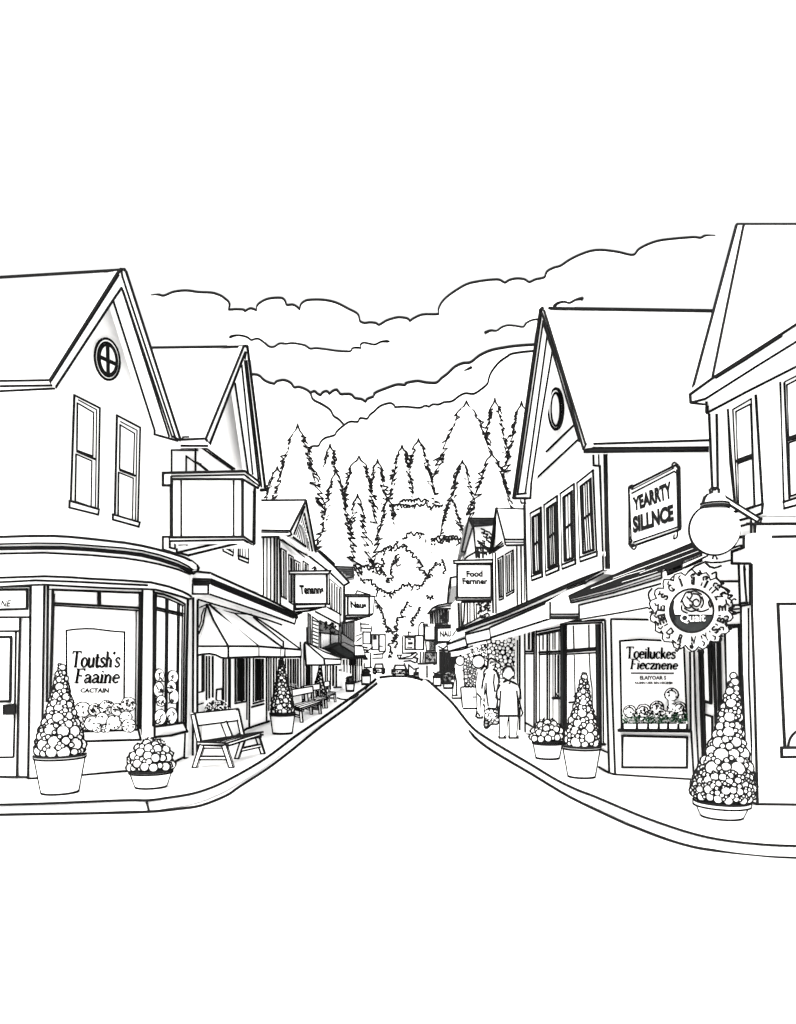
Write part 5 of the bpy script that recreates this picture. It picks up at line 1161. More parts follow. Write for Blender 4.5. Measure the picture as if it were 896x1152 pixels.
for i in range(26):
    x, y = rn.uniform(531, 545), rn.uniform(722, 760); b.st(f, [(x, y), (x+rn.uniform(-2, 2), y+rn.uniform(3, 8))], 1.4, 0.02, sides=4)
b.sts(f, [[(546.6, 722), (546.6, 770), 1.6], [(533, 724), (530, 744), 1.6]], 2, 0.02)
b.build('shopfront', t)
# turreted shop
t = thing('turret_shop', 'little shop with a low hipped roof and dark barred front beyond the Food sign', 'shop', P(505, 772, 50))
f = FP(50); b = B(); b.slab(f, [(484, 688), (490, 685), (513, 685), (513, 705), (484, 702)], 0, -3, edge=False)
b.slab(f, [(489, 686), (502.6, 684.4), (502.6, 701), (490, 702)], 0.03, m=M_, w=1.5)
for i in range(4): b.st(f, [(492+i*3, 686), (492.4+i*3, 701)], 1.4, 0.04)
for i in range(8): b.st(f, [(rn.uniform(496, 502), rn.uniform(690, 699)), (rn.uniform(495, 502), rn.uniform(690, 699)), (rn.uniform(496, 502), rn.uniform(690, 700))], 1.5, 0.05)
b.sts(f, [[(484.4, 690), (484.6, 702), 1.5], [(486.6, 688), (487, 702), 2], [(503, 686), (503.4, 703), 1.6], [(512, 687), (513, 704), 2], [(510, 690), (514, 692), 1.6], [(505, 687), (505, 700), 1.0]], 2, 0.03)
b.build('upper_wall', t)
b = B(); b.slab(f, [(481.6, 690.4), (487, 684), (493, 681), (503, 679), (514, 680), (514, 684.6), (493, 685)], 0.3, -2, w=1.9); b.sts(f, [[(489, 684), (503, 681.6), (514, 682), 1.4]], 2, 0.31)
b.build('roof', t)
b = B(); b.slab(f, [(503.6, 679), (505, 661), (507, 650), (514.5, 648.6), (514.5, 679)], -0.6, -3, w=1.8)
b.slab(f, [(507.4, 661.4), (514.4, 659.4), (514.4, 678), (505, 678.6)], -0.58, m=M_, w=1.4)
for i in range(3): b.st(f, [(508.6+i*2, 661), (507.6+i*2, 678)], 1.6, -0.57)
b.sts(f, [[(507.4, 650), (507, 661.4), (514, 659.4), 1.6]], 2, -0.57)
b.build('dormer', t)
b = B(); b.slab(f, [(494, 731), (514, 731), (514, 772), (494, 772)], -0.05, -2, m=W_, edge=False)
b.sts(f, [[(496, 733), (496, 768), 3.2], [(498.8, 733), (498.6, 770), 2.6], [(500.6, 733), (500.4, 770), 1.2], [(503, 734), (502, 758), 3.4], [(505.6, 734), (505, 757), 3.2], [(508, 735), (507.4, 758), 2.6], [(510, 735), (510, 760), 1.5], [(512, 735), (511.6, 758), 2], [(494, 731.4), (508, 731.4), 2], [(501, 734), (506, 750), 2], [(504, 734), (509, 752), 2]], 2, 0.0)
b.build('doorway', t)
hang_sign('white hanging sign lettered Naug under the turret shop', 45, (492, 704, 513, 722), [(490, 703.4), (513.6, 703), (513.6, 705), (490, 705.4)], None, ['NAUG'], [[(495, 710), (512.4, 709.4), (512.4, 716.4), (495.4, 716.8)]], [[(492, 724, 45), (503, 722.4, 45), (513, 719, 45)], [(491, 703, 45), (491.6, 726, 45)], [(493, 727, 45), (499, 730, 45), (504, 726, 45)]], None, 1.9, 0.06, [[(493, 707), (512, 706.4), 1.2]])
hang_sign('blank square sign left of the Naug sign', 54, (478, 703.6, 489.6, 720), [(476.6, 702), (490.4, 702), (490.4, 704.4), (476.6, 704.4)], None, [], [], [[(477, 702, 54), (477, 731, 54)]], None, 1.7)
hang_sign('tall blank rounded sign board at the far right', 56, (467.4, 715, 476.6, 731), None, None, [], [], [[(471, 716, 56), (471.6, 704, 56), (474, 700.4, 56), (478, 700, 56)], [(453, 715.4, 56.2), (472, 715.4, 56.2)]], None, 1.6)
hang_sign('small sign with one dark dash of lettering hung at the far right', 60, (456, 717, 466.6, 730.6), None, None, [], [], [[(453, 716, 60), (453, 735, 60), (468, 734, 60)], [(459.6, 717, 59.9), (459.6, 711, 59.9), (463, 711.6, 59.9)]], None, 1.7, 0.04, [[(459, 723.8), (464.6, 723.6), 2.6], [(458, 728), (464, 728.4), 1.2], [(459, 719), (463, 719.4), 1.2]])
t = thing('grey_shop', 'grey scribbled shop window with a dark base, far down the right pavement', 'shop', P(484, 765, 70))
f = FP(70); b = B(); b.slab(f, [(473, 720), (493, 720), (493, 768), (473, 762)], 0, -4, edge=False)
b.slab(f, [(479, 721), (490, 721), (490, 732), (480, 732)], 0.02, m=L_, w=1.4); b.slab(f, [(479, 734), (491.6, 734), (491.6, 745), (478.4, 746)], 0.03, m=M_, w=1.6)
for i in range(24):
    x, y = rn.uniform(480, 490), rn.uniform(736, 743); b.st(f, [(x, y), (x+rn.uniform(-1.5, 1.5), y+rn.uniform(-2, 2))], 1.3, 0.05, sides=4)
for i in range(3): b.st(f, [(484+i*2.2, 722), (484+i*2.2, 731)], 1.6, 0.03)
b.sts(f, [[(470, 747), (492, 746), 2], [(473, 733), (473, 746), 1.6], [(476.6, 733), (476, 746), 1.4], [(480.6, 749), (480.6, 762), 1.8], [(494, 735), (493.6, 766), 3], [(488, 748), (493, 746), 1.4]], 2, 0.05)
b.build('wall', t)
t = thing('street_bunting', 'low striped canopy and clutter across the far end of the street', 'canopy', P(462, 760, 72))
f = FP(72); b = B()
b.slab(f, [(447, 737), (452, 737), (450, 741), (462, 738), (468, 734), (470, 736), (464, 741), (449, 741.6)], 0, -0.8, w=1.5)
b.sts(f, [[(453, 735), (466, 735.4), 1.4], [(463, 737), (468, 733.6), 1.8], [(465, 739), (470, 741), (469, 746), 2.2], [(454, 744), (462, 743.4), (468, 746), 1.8], [(455, 746), (456, 750), 1.8]], 1.5, 0.02)
b.build('canopy', t)
# parked cars at the road end
def far_car(label, x0, x1, y0, y1, d, seed, hatch=14):
    t = thing('parked_car', label, 'car', V((P((x0+x1)/2, y1, d).x, d, 0)), 'cars at the far road end'); f = FP(d); rn = random.Random(seed); w = x1-x0; h = y1-y0
    z0 = f(x0, y1).z; 
    X = lambda u: x0+w*u; Y = lambda v: y0+h*v
    b = B(); b.slab(f, [(X(0), Y(.45)), (X(.08), Y(.42)), (X(.92), Y(.42)), (X(1), Y(.5)), (X(1), Y(.86)), (X(0), Y(.86))], 0, -3, w=1.5)
    for i in range(hatch):
        a, c = rn.uniform(.05, .95), rn.uniform(.5, .8); b.st(f, [(X(a), Y(c)), (X(a+rn.uniform(-.12, .12)), Y(c+rn.uniform(-.15, .15)))], 1.3, 0.02, sides=4)
    b.build('body', t)
    b = B(); b.slab(f, [(X(.1), Y(.43)), (X(.2), Y(0)), (X(.8), Y(0)), (X(.9), Y(.43))], -0.5, -2.4, w=1.5); cb = b.build('cabin', t)
    b = B(); b.slab(f, [(X(.2), Y(.38)), (X(.27), Y(.1)), (X(.73), Y(.1)), (X(.8), Y(.38))], -0.48, m=L_, w=1.2); b.build('windscreen', cb)
    for u in (.06, .78):
        b = B(); b.slab(f, [(X(u), Y(.84)), (X(u+.16), Y(.84)), (X(u+.16), Y(1)), (X(u), Y(1))], -0.2, -0.8, m=D_, w=1.2); b.build('wheel', t)
    for u in (.08, .8):
        b = B(); b.slab(f, [(X(u), Y(.52)), (X(u+.12), Y(.52)), (X(u+.12), Y(.64)), (X(u), Y(.64))], 0.03, m=W_, w=1.2); b.build('headlight', t)
far_car('dark small car at the far left end of the street, by the last sign', 420, 433, 747, 758.4, 88, 1)
far_car('scribbled car at the far end, left one of the pair', 441, 459.6, 748.4, 759.8, 92, 2, 30)
far_car('scribbled car at the far end, nearest the right pavement', 466, 480, 752, 763, 78, 3, 26)
t = thing('market_stall', 'pale stall with a slanted front between the two scribbled far cars', 'stall', P(466, 762, 86))
f = FP(86); b = B(); b.slab(f, [(460, 748), (466, 753), (478, 749), (480, 756), (468, 755), (466, 760), (460, 760)], 0, -1.5, w=1.5); b.build('counter', t)
# ---------------------------------------------------------------- planting on the right pavement
t = thing('flowering_climber', 'dense climbing plant of pale blossoms hanging under the long canopy', 'climbing plant', P(585, 826, 17.2))
rnd = random.Random(41); dpl = 18.6
b = B(); b.slab(FP(dpl), [(551, 716), (560, 713), (588, 704), (589, 742), (586, 762), (576, 768), (566, 762), (556, 752), (550, 735)], 0.0, -0.3, m=D_, w=1.2, smooth=True)
got = []
for k in range(2400):
    x, y = rnd.uniform(550, 589), rnd.uniform(706, 768)
    if y < 716-(x-551)*0.33 or y > 768-max(0, (570-x))*1.2-max(0, x-580)*0.9: continue
    r = (2.4, 2.0, 1.6, 1.2)[k//600]
    if any(math.hypot(x-a, y-c) < 0.86*(r+q) for a, c, q in got): continue
    got.append((x, y, r))
for x, y, r in got:
    c = P(x, y, dpl-rnd.uniform(0.05, 0.12)); s_ = r/F*dpl; b.ball(c, s_*0.95, seg=7, rings=5); 
    if r > 1.3: b.ring(c, s_, 1.2, 8, 0.15, rnd)
b.build('blossoms', t)
b = B(); b.tube([P(586, 762, dpl+0.1), P(586, 826, dpl+0.1)], 3); b.build('stem', t)
def column_plant(label, pts, d, seed, base, name='leafy_shrub', cat='shrub', hatch=60):
    rnd = random.Random(seed); t = thing(name, label, cat, V((P(base, 745, d).x, d, 0))); f = FP(d)
    b = B(); b.slab(f, pts, 0.0, -0.35, m=D_ if hatch < 0 else W_, w=1.4, smooth=True)
    xs_ = [p[0] for p in pts]; ys_ = [p[1] for p in pts]; got = []
    def inside(x, y):
        c = False; j = len(pts)-1
        for i in range(len(pts)):
            if (pts[i][1] > y) != (pts[j][1] > y) and x < (pts[j][0]-pts[i][0])*(y-pts[i][1])/(pts[j][1]-pts[i][1])+pts[i][0]: c = not c
            j = i
        return c
    for k in range(900):
        x, y = rnd.uniform(min(xs_), max(xs_)), rnd.uniform(min(ys_), max(ys_)); r = rnd.choice((1.2, 1.7, 2.3))
        if not inside(x, y) or any(math.hypot(x-a, y-c) < 0.9*(r+q) for a, c, q in got): continue
        got.append((x, y, r)); c = P(x, y, d-rnd.uniform(0.05, 0.2)); b.ball(c, r/F*d*0.95, seg=7, rings=5); b.ring(c, r/F*d, 1.1, 8, 0.2, rnd)
    b.build('foliage', t); return t
column_plant('tall leafy shrub in the drum planter beside the robed walker', [(523, 738), (530, 736), (537, 742), (540, 752), (538, 764), (533, 773), (526, 773), (524, 764), (523, 750)], 26.2, 51, 530)
column_plant('dark leafy shrub behind the round-headed walker', [(532, 726), (542, 724), (549, 732), (550, 750), (546, 762), (540, 772), (535, 760), (532, 744)], 27, 52, 541)
t = thing('drum_planter', 'plain white drum planter between the robed walker and the group', 'planter', V((P(528, 797, 26.1).x, 26.1, 0)))
b = B(); b.loft([(773, 519.6, 537), (775, 519, 537), (797.4, 521, 536.6)], 26.1, 0.9, w=2.3)
b.tube([P(519.4+1.26*i, 773-(0.8 if i in (3, 7, 10) else 0), 25.6) for i in range(15)], 1.6); b.tube([P(521+1.3*i, 797.6, 25.6) for i in range(13)], 1.8); b.st(FP(25.4), [(532, 784.4), (536, 784.2)], 1.2)
b.build('drum', t)
# ================================================================== WOOD ON THE HILLSIDE
def conifer(label, apex, hw, ybase, seed, w=1.5, jag=1.0, lvis=(0, 1), rvis=(0, 1), d=None, style=0, curve=0.85):
    """conifer: trunk, spiky tiered crown, inked needle tips along both flanks"""
    rnd = random.Random(seed); ax, ay = apex
    if d is None:                                  # where this column of hillside meets the trunk foot
        d = 99.0
        while d < 240 and HY-(hill_z(d)-EH)*F/d > ybase: d += 0.5
    t = thing('conifer', label, 'conifer', V((P(ax, ybase, d).x, d, hill_z(d)-0.3)), 'conifers on the wooded hillside')
    H = ybase-ay; ct = 0.94
    prof = lambda u: hw*(0.02+0.98*u**curve)
    b = B(); c0 = P(ax, ybase, d); seg = 12; i0 = len(b.v); tiers = max(6, int(H/9)); rings = []
    for k in range(tiers):
        u0, u1 = (k+0.02)/tiers, min(1, (k+1.05)/tiers)
        for u, r in ((u1, prof(u1)*0.84),):
            row = []
            for j in range(seg):
                a = 2*math.pi*j/seg; q = r/F*d*(1+0.09*((j+k) % 2)); row.append(V((c0.x+q*math.cos(a), d+q*math.sin(a), P(ax, ay+H*ct*u, d).z-0.02*q)))
            rings.append(row)
    for r0, r1 in zip(rings, rings[1:]):
        for j in range(seg): b.face([r0[j], r0[(j+1) % seg], r1[(j+1) % seg], r1[j]])
    b.face(rings[-1][::-1])
    tip0 = P(ax, ay+2, d)
    for j in range(seg): b.face([tip0, rings[0][j], rings[0][(j+1) % seg]])
    # needle strokes
    f0 = FP(d)
    def f(px, py, off=0.0):                        # onto the flank of the crown
        u = min(1, max(0, (py-ay)/H)); r = prof(u)*0.9; dx = abs(px-ax)
        return f0(px, py, math.sqrt(max(0.0, r*r-dx*dx))/F*d+0.12)
    f.nrm = None
    x9 = prof(0.09)+1.2; b.st(f, [(ax-x9, ay+H*0.09), (ax-x9*0.3, ay+H*0.045), (ax, ay), (ax+x9*0.3, ay+H*0.045), (ax+x9, ay+H*0.09)], w, 0.1, sides=4)
    for sgn, vis in ((-1, lvis), (1, rvis)):
        y = ay+H*0.09; x = ax+sgn*x9; run = [(x, y)]
        while y < ay+H*ct:
            u = (y-ay)/H; r = prof(u); step = rnd.uniform(3.8, 7.2)*jag*(0.7+0.6*u)
            y2 = y+step; u2 = (y2-ay)/H; out = prof(u2)*rnd.uniform(0.9, 1.14)+rnd.uniform(0, 3.0)
            tip = (ax+sgn*out, y2+rnd.uniform(-0.5, 1.0)); inn = (ax+sgn*(out-rnd.uniform(4, 9)*jag*min(1, .3+u)), y2+rnd.uniform(-2.6, 0.2))
            run += [tip, inn]
            if rnd.random() < 0.26 or (style and rnd.random() < 0.5):
                if vis[0] <= u <= vis[1]: b.st(f, run, w, 0.1, sides=4)
                run = [(inn[0]+sgn*rnd.uniform(-1, 2), inn[1]+rnd.uniform(0, 1.6))]
            for rep in range(rnd.choice((0, 0, 1, 1, 2))):
              if vis[0] <= u <= vis[1]:        # a loose needle spray inside the flank
                q = (ax+sgn*(r-rnd.uniform(-2, 7)*jag*min(1, .3+u)), y+rnd.uniform(-2, 2)); l = rnd.uniform(2.5, 7)*jag
                b.st(f, [q, (q[0]+sgn*l*0.5, q[1]+l*0.35), (q[0]+sgn*l*0.75, q[1]+l*0.95)] if rnd.random() < 0.6 else [q, (q[0]+sgn*l*0.8, q[1]+l*0.2), (q[0]+sgn*l*0.2, q[1]+l*0.7), (q[0]+sgn*l*0.9, q[1]+l)], w*0.95, hw*0.5/F*d, sides=4)
            y = y2
        if len(run) > 1 and vis[1] >= 0.9: b.st(f, run, w, 0.1, sides=4)
    b.build('crown', t)
    b = B(); r = max(0.12, hw*0.06/F*d); g = V((c0.x, d, hill_z(d)-0.3)); b.lathe(g, [(r*1.2, 0), (r*0.8, max(0.5, P(ax, ay+H*0.6, d).z-g.z))], W_, 8); b.build('trunk', t)
    return t
CF = [
 ('tall conifer nearest the left row, its spire highest on that side', (335, 477), 40, 640, 1, dict(lvis=(0, .62), jag=1.25)),
 ('half hidden conifer peeking out behind the left gable row', (312, 525), 22, 610, 2, dict(lvis=(0, .9), rvis=(0, .0))),
 ('slender conifer spire just right of the tallest left conifer', (371.5, 499.5), 15, 590, 3, dict(rvis=(0, .5), lvis=(0, .25))),
 ('broad conifer with long drooping flanks above the clapboard gable', (378, 528), 24, 655, 4, dict(style=1, jag=1.1)),
 ('round-topped conifer standing left of the middle of the wood', (404, 513), 22, 620, 5, dict(curve=0.55, rvis=(0, .75))),
 ('narrow conifer between the round-topped one and the central pair', (425, 517), 15, 600, 6, {}),
 ('dark flanked conifer low in the wood behind the long eave', (402.5, 556), 15, 640, 7, dict(jag=1.2)),
 ('shaggy narrow conifer under the left one of the central pair', (437, 560), 17, 640, 8, {}),
 ('left one of the central pair of conifers', (452.5, 501), 17, 580, 9, {}),
 ('right one of the central pair of conifers, slightly taller', (471, 493.6), 22, 578, 10, {}),
 ('biggest conifer of the right half with broad spreading flanks', (525, 451), 46, 575, 11, dict(jag=1.35)),
 ('small conifer standing in front of the biggest right conifer', (520.4, 518), 16, 585, 12, {}),
 ('tall thin conifer touching the right side of the biggest one', (557, 448), 19, 560, 13, {}),
 ('conifer partly cut off by the oval-window gable', (587, 451.6), 24, 570, 14, dict(lvis=(0, .95))),
 ('squat dark-edged conifer left of the oval-window gable', (553.5, 509), 27, 600, 15, dict(jag=1.25)),
 ('small low conifer above the dark gable shop', (508, 561), 16, 618, 16, {}),
]
for lab, ap, hw, yb, sd, kw in CF:
    # spires that stand behind others are rooted higher up the slope
    dd = 118+(640-yb)*0.62+(sd % 3)*1.3
    conifer(lab, ap, hw*1.12, yb, sd, d=max(112, dd), **kw)
def rough_line(b, f, pts, rnd, w=1.5, amp=1.9, step=3.4, off=2.9):
    """scalloped leafy outline"""
    out = []
    q = px_cr(pts, 6); acc = [q[0]]
    for p in q[1:]:
        while math.hypot(p[0]-acc[-1][0], p[1]-acc[-1][1]) > step:
            a = acc[-1]; L_ = math.hypot(p[0]-a[0], p[1]-a[1]); acc.append((a[0]+(p[0]-a[0])*step/L_, a[1]+(p[1]-a[1])*step/L_))
    run = []
    for a, c in zip(acc, acc[1:]):
        nx, ny = -(c[1]-a[1]), c[0]-a[0]; l = math.hypot(nx, ny) or 1; nx /= l; ny /= l; s = -1 if rnd.random() < 0.8 else 1
        m = ((a[0]+c[0])/2-nx*amp*s*-1*rnd.uniform(.5, 1.3), (a[1]+c[1])/2-ny*amp*s*-1*rnd.uniform(.5, 1.3))
        run += [a, (m[0]-(c[0]-a[0])*.2, m[1]-(c[1]-a[1])*.2), (m[0]+(c[0]-a[0])*.25, m[1]+(c[1]-a[1])*.25), (c[0]-(c[0]-a[0])*.12, c[1]-(c[1]-a[1])*.12)]
        if rnd.random() < 0.16: b.st(f, run, w, off, sides=4); run = []
    if len(run) > 1: b.st(f, run, w, off, sides=4)
def leafy(label, outline, ybase, d, seed, lines=None, name='leafy_tree', cat='tree', w=1.6, amp=2.2, extra=10):
    """round-crowned tree or bush: lumpy crown with a scalloped inked top, short trunk"""
    rnd = random.Random(seed); xs_ = [p[0] for p in outline]; cx = sum(xs_)/len(xs_); f = FP(d)
    g = V((P(cx, ybase, d).x, d, hill_z(d)-0.2))
    t = thing(name, label, cat, g, 'round leafy trees below the conifers')
    top = px_cr(outline, 4); b = B(); rows = []
    mid = [(cx+(x-cx)*0.5, y+(ybase-y)*0.5) for x, y in top]
    for sgn in (-1, 1):
        lay = [[P(x, y, d) for x, y in top], [P(cx+(x-cx)*0.9, y+(ybase-y)*0.3, d+sgn*2.2) for x, y in top], [P(cx+(x-cx)*0.8, ybase-(ybase-y)*0.25, d+sgn*2.4) for x, y in top], [P(cx+(x-cx)*0.75, ybase, d) for x, y in top]]
        for r0, r1 in zip(lay, lay[1:]):
            for j in range(len(r0)-1): b.face([r0[j], r0[j+1], r1[j+1], r1[j]])
    for l in (lines or [outline]): rough_line(b, f, l, rnd, w, amp)
    for k in range(extra):
        x, y = rnd.choice(top); q = [(x+rnd.uniform(-3, 3), y+rnd.uniform(0, 5))]
        for j in range(3): q.append((q[-1][0]+rnd.uniform(-2.4, 2.4), q[-1][1]+rnd.uniform(-1.6, 2.2)))
        b.st(f, q, w*0.85, 2.9, sides=4)
    b.build('crown', t)
    b = B(); b.lathe(g, [(0.3, 0), (0.2, max(0.5, P(cx, ybase, d).z-g.z+0.5))], W_, 8); b.build('trunk', t)
    return t
leafy('wide leafy mass filling the middle of the wood below the central pair', [(441, 572), (449, 567), (462, 569), (470, 565.6), (482, 569), (492, 566), (500, 571)], 620, 122, 1, [[(441, 570), (452, 569), (462, 571), (474, 567), (486, 570), (500, 571)], [(450, 566), (458, 563.6), (466, 565), (474, 562), (484, 566)]], amp=2)
leafy('leafy mound left of the little low conifer', [(446, 616), (452, 606), (462, 601), (472, 601), (480, 604), (487, 610)], 640, 118.4, 2, [[(452, 606), (460, 601.5), (468, 600.6), (479, 603)]], extra=2)
leafy('leafy hedge-like tree at the foot of the little low conifer', [(484, 611), (490, 606.6), (500, 604.6), (510, 606), (521, 606)], 640, 117.6, 3, [[(485, 608), (494, 605.6), (504, 606), (514, 604.6), (523, 607)], [(486, 610), (494, 608), (502, 609.4), (512, 608), (522, 610)]])
leafy('bushy tree left of the pointed broad tree', [(428, 634), (431, 625), (438, 617), (446, 613), (455, 614), (462, 622)], 670, 114, 4, [[(429, 622), (436, 617.6), (442, 614), (450, 615), (455, 619)], [(440, 634), (446, 630), (448, 625)]])
leafy('broad pointed leafy tree in the very centre of the wood', [(434, 662), (440, 646), (446, 630), (452, 614), (460, 619), (469, 632), (478, 648), (484, 658)], 690, 112, 5, [[(436, 656), (441, 648), (441, 640), (446, 628)], [(452, 613), (459, 619), (466, 626), (472, 634), (476, 644), (482, 652)]], extra=16)
leafy('low scalloped bush beside the dark rooftop box', [(397, 654), (398, 646), (406, 640), (418, 638), (428, 642), (434, 652)], 690, 113, 6, [[(398, 644), (406, 639.4), (416, 638.6), (428, 643), (434, 650)], [(428, 643), (433, 634), (431, 626)]])
leafy('scalloped bush above the Naus sign', [(395, 668), (398, 656), (408, 652), (418, 654), (424, 662), (426, 674)], 700, 109, 7, [[(405, 650), (406, 655), (412, 653), (419, 655), (423, 661), (424, 668)]], extra=3)
leafy('scalloped round tree below the broad pointed tree', [(420, 676), (428, 668), (436, 667), (444, 669), (448, 661), (456, 658), (466, 658), (474, 661), (482, 672)], 700, 108, 8, [[(424, 662), (430, 666), (438, 668.6), (444, 669), (449, 661), (458, 659.6), (468, 659), (478, 662)]], extra=8)
leafy('leaning leafy tree whose flank runs down to the left corner of the far end', [(412, 704), (414, 690), (420, 680), (426, 684), (432, 698), (440, 713)], 735, 100, 9, [[(422, 682), (428, 688), (431, 696), (433, 704), (438, 710), (442, 715)], [(421, 676), (426, 682), (430, 688)]], extra=4)
leafy('tall sloping tree beside the turret shop, its edge slanting down to the left', [(444, 716), (447, 700), (454, 688), (462, 676), (472, 664), (481, 650), (490, 638), (496, 630), (502, 640), (506, 660)], 735, 101, 10, [[(443, 714), (446, 704), (450, 694), (456, 685), (462, 676)], [(481, 650), (486, 642), (491, 636), (495, 631)], [(476, 660), (480, 652), (488, 646)], [(496, 630), (500, 638), (501, 648)], [(479, 671), (484, 675), (489, 672), (487, 668)], [(462, 704), (467, 696), (472, 688), (475, 683)]], extra=14)
leafy('little drooping shrub in the middle of the far road end', [(437, 736), (437, 724), (441, 714), (445, 712), (446, 724), (443, 736)], 745, 99.3, 11, [[(446, 712), (441, 720), (439, 728), (438, 734), (441, 737)], [(444, 716), (447, 722), (443, 728)]], extra=3, amp=2)
# ================================================================== PEOPLE ON THE RIGHT PAVEMENT
def skin_body(joints, edges, root):
    """one continuous skin: joints name -> (point, radius)"""
    names = list(joints); idx = {n: i for i, n in enumerate(names)}
    me = bpy.data.meshes.new('figure'); me.from_pydata([tuple(joints[n][0]) for n in names], [(idx[a], idx[c]) for a, c in edges], []); me.update()
    ob = bpy.data.objects.new('figure', me); COL.objects.link(ob)
    md = ob.modifiers.new('skin', 'SKIN'); md.use_smooth_shade = True
    for i, n in enumerate(names):
        sv = me.skin_vertices[0].data[i]; sv.radius = (joints[n][1], joints[n][1]); sv.use_root = (n == root)
    sb = ob.modifiers.new('sub', 'SUBSURF'); sb.levels = 1; sb.render_levels = 1
    bpy.context.view_layer.update()
    m2 = bpy.data.meshes.new_from_object(ob.evaluated_get(bpy.context.evaluated_depsgraph_get()))
    vs = [v.co.copy() for v in m2.vertices]; fs = [list(p.vertices) for p in m2.polygons]
    bpy.data.objects.remove(ob); bpy.data.meshes.remove(me); bpy.data.meshes.remove(m2)
    return vs, fs
def person(label, px, yfeet, yhead, d, arms, legs, wide=1.0):
    """returns (thing, f, builder of the body) - standing, seen from behind"""
    g = P(px, yfeet, d); g.z = 0
    t = thing('person', label, 'person', g)
    top = P(px, yhead, d).z; S = top/1.72
    J = {}; s = S
    def add(n, x, y, z, r): J[n] = (g+V((x*s*wide, y*s, z*s)), r*s*(0.45+0.55*wide))
    add('pelvis', 0, 0, .93, .13); add('waist', 0, 0, 1.08, .125); add('chest', 0, 0, 1.28, .14); add('neck', 0, 0.01, 1.46, .055); add('skull', 0, 0.01, 1.60, .095); add('crown_', 0, 0.01, 1.685, .06)
    E = [('pelvis', 'waist'), ('waist', 'chest'), ('chest', 'neck'), ('neck', 'skull'), ('skull', 'crown_')]
    for sd, nm in ((-1, 'L'), (1, 'R')):
        k = legs[0] if sd < 0 else legs[1]
        add('hip'+nm, sd*.09, 0, .88, .09); add('knee'+nm, sd*.105, k*.5, .48, .06); add('ankle'+nm, sd*.11, k, .09, .042); add('toe'+nm, sd*.125, k+.15, .035, .036)
        E += [('pelvis', 'hip'+nm), ('hip'+nm, 'knee'+nm), ('knee'+nm, 'ankle'+nm), ('ankle'+nm, 'toe'+nm)]
        a = arms[0] if sd < 0 else arms[1]
        add('sh'+nm, sd*.18, 0, 1.38, .06); add('el'+nm, sd*(.235+a[0]*.3), a[1]*.4, 1.12, .045); add('wr'+nm, sd*(.25+a[0]), a[1], .88, .03); add('hand'+nm, sd*(.255+a[0]), a[1]+.01, .81, .034)
        E += [('chest', 'sh'+nm), ('sh'+nm, 'el'+nm), ('el'+nm, 'wr'+nm), ('wr'+nm, 'hand'+nm)]
        for i, (fy, ln) in enumerate(((-.03, .07), (-.01, .085), (.012, .08), (.032, .06))):
            add('f%d%s' % (i, nm), sd*(.257+a[0]), a[1]+fy, .81-ln*.55, .009); add('g%d%s' % (i, nm), sd*(.245+a[0]), a[1]+fy*1.1+.012, .81-ln, .008); E += [('hand'+nm, 'f%d%s' % (i, nm)), ('f%d%s' % (i, nm), 'g%d%s' % (i, nm))]
        add('th'+nm, sd*(.235+a[0]), a[1]+.045, .80, .011); add('tt'+nm, sd*(.232+a[0]), a[1]+.06, .765, .009); E += [('hand'+nm, 'th'+nm), ('th'+nm, 'tt'+nm)]
    vs, fs = skin_body(J, E, 'pelvis')
    b = B(); b.v = vs; b.f = fs; b.m = [b.mi(W_)]*len(fs)
    # nose and ears belong to the same figure
    hc = J['skull'][0]; b.ball(hc+V((0, .105*s, -.01*s)), .018*s, seg=6, rings=4)
    for sd in (-1, 1): b.ball(hc+V((sd*.1*s, 0, -.01*s)), .026*s, seg=6, rings=4, sc3=(.5, 1, 1.3))
    return t, g, s, J, b
# man nearest the viewer, short-sleeved shirt and trousers
D1 = 16.0; f = FP(D1)
t, g, s, J, b = person('person in a short-sleeved shirt and loose trousers walking away, nearest of the group', 572.6, 830, 750, D1, ((.03, .0), (.06, .05)), (-.02, .08), 0.85)
b.loft([(749.6, 570.6, 574), (752, 567, 577.4), (757, 565.8, 578.6), (762, 566.4, 578), (766, 569, 575.6)], D1, 0.95, w=1.7)
b.sts(f, [[(567, 762), (572.6, 766), (578, 760.6), 1.6], [(568, 766), (570, 764), 1.6], [(575, 766), (573, 769.6), 1.4]], 2, 0.15)
b.sts(f, [[(560.2, 788), (559.8, 797), (561, 804), 1.3], [(584.6, 788), (586.4, 796), (588.4, 802), (587, 805.6), (584.6, 806), 1.4]], 2, 0.22)
b.build('body', t)
b = B(); b.ball(J['skull'][0]+V((0, -.02*s, .03*s)), .112*s, W_, 12, 8, (1, 1, .95)); b.tube([P(566, 757, D1-.1), P(567.4, 752, D1-.1), P(571, 749.4, D1-.1), P(575, 750, D1-.1), P(578.6, 755.6, D1-.1)], 1.9); b.sts(f, [[(571, 748.6), (573, 750), (576, 750), 1.6]], 2, .2); b.build('hair', t)
b = B()
b.loft([(766.6, 566, 578), (768, 562.6, 581.6), (771, 560.4, 584), (780, 559.4, 585), (790, 561.4, 583.6), (805.4, 561.6, 583.4)], D1, 0.5, w=1.6)
b.sts(f, [[(566, 767.6), (571.6, 765.4), (578, 767.6), (582.6, 770.6), 2], [(561.6, 805.6), (583.6, 805.4), 2.2], [(563.6, 777), (562.8, 790), (561.6, 805), 1.7], [(581.6, 777), (582.6, 786), (583.4, 805), 1.7], [(558.6, 786), (562.4, 787), 1.8], [(582.6, 786.4), (586, 786), (585.6, 776), (583.6, 770.6), 1.9], [(563, 770), (559.4, 777), (558.4, 786), 2], [(576, 767.6), (580, 769.6), 1.5]], 2, 0.3)
b.build('shirt', t)
b = B()
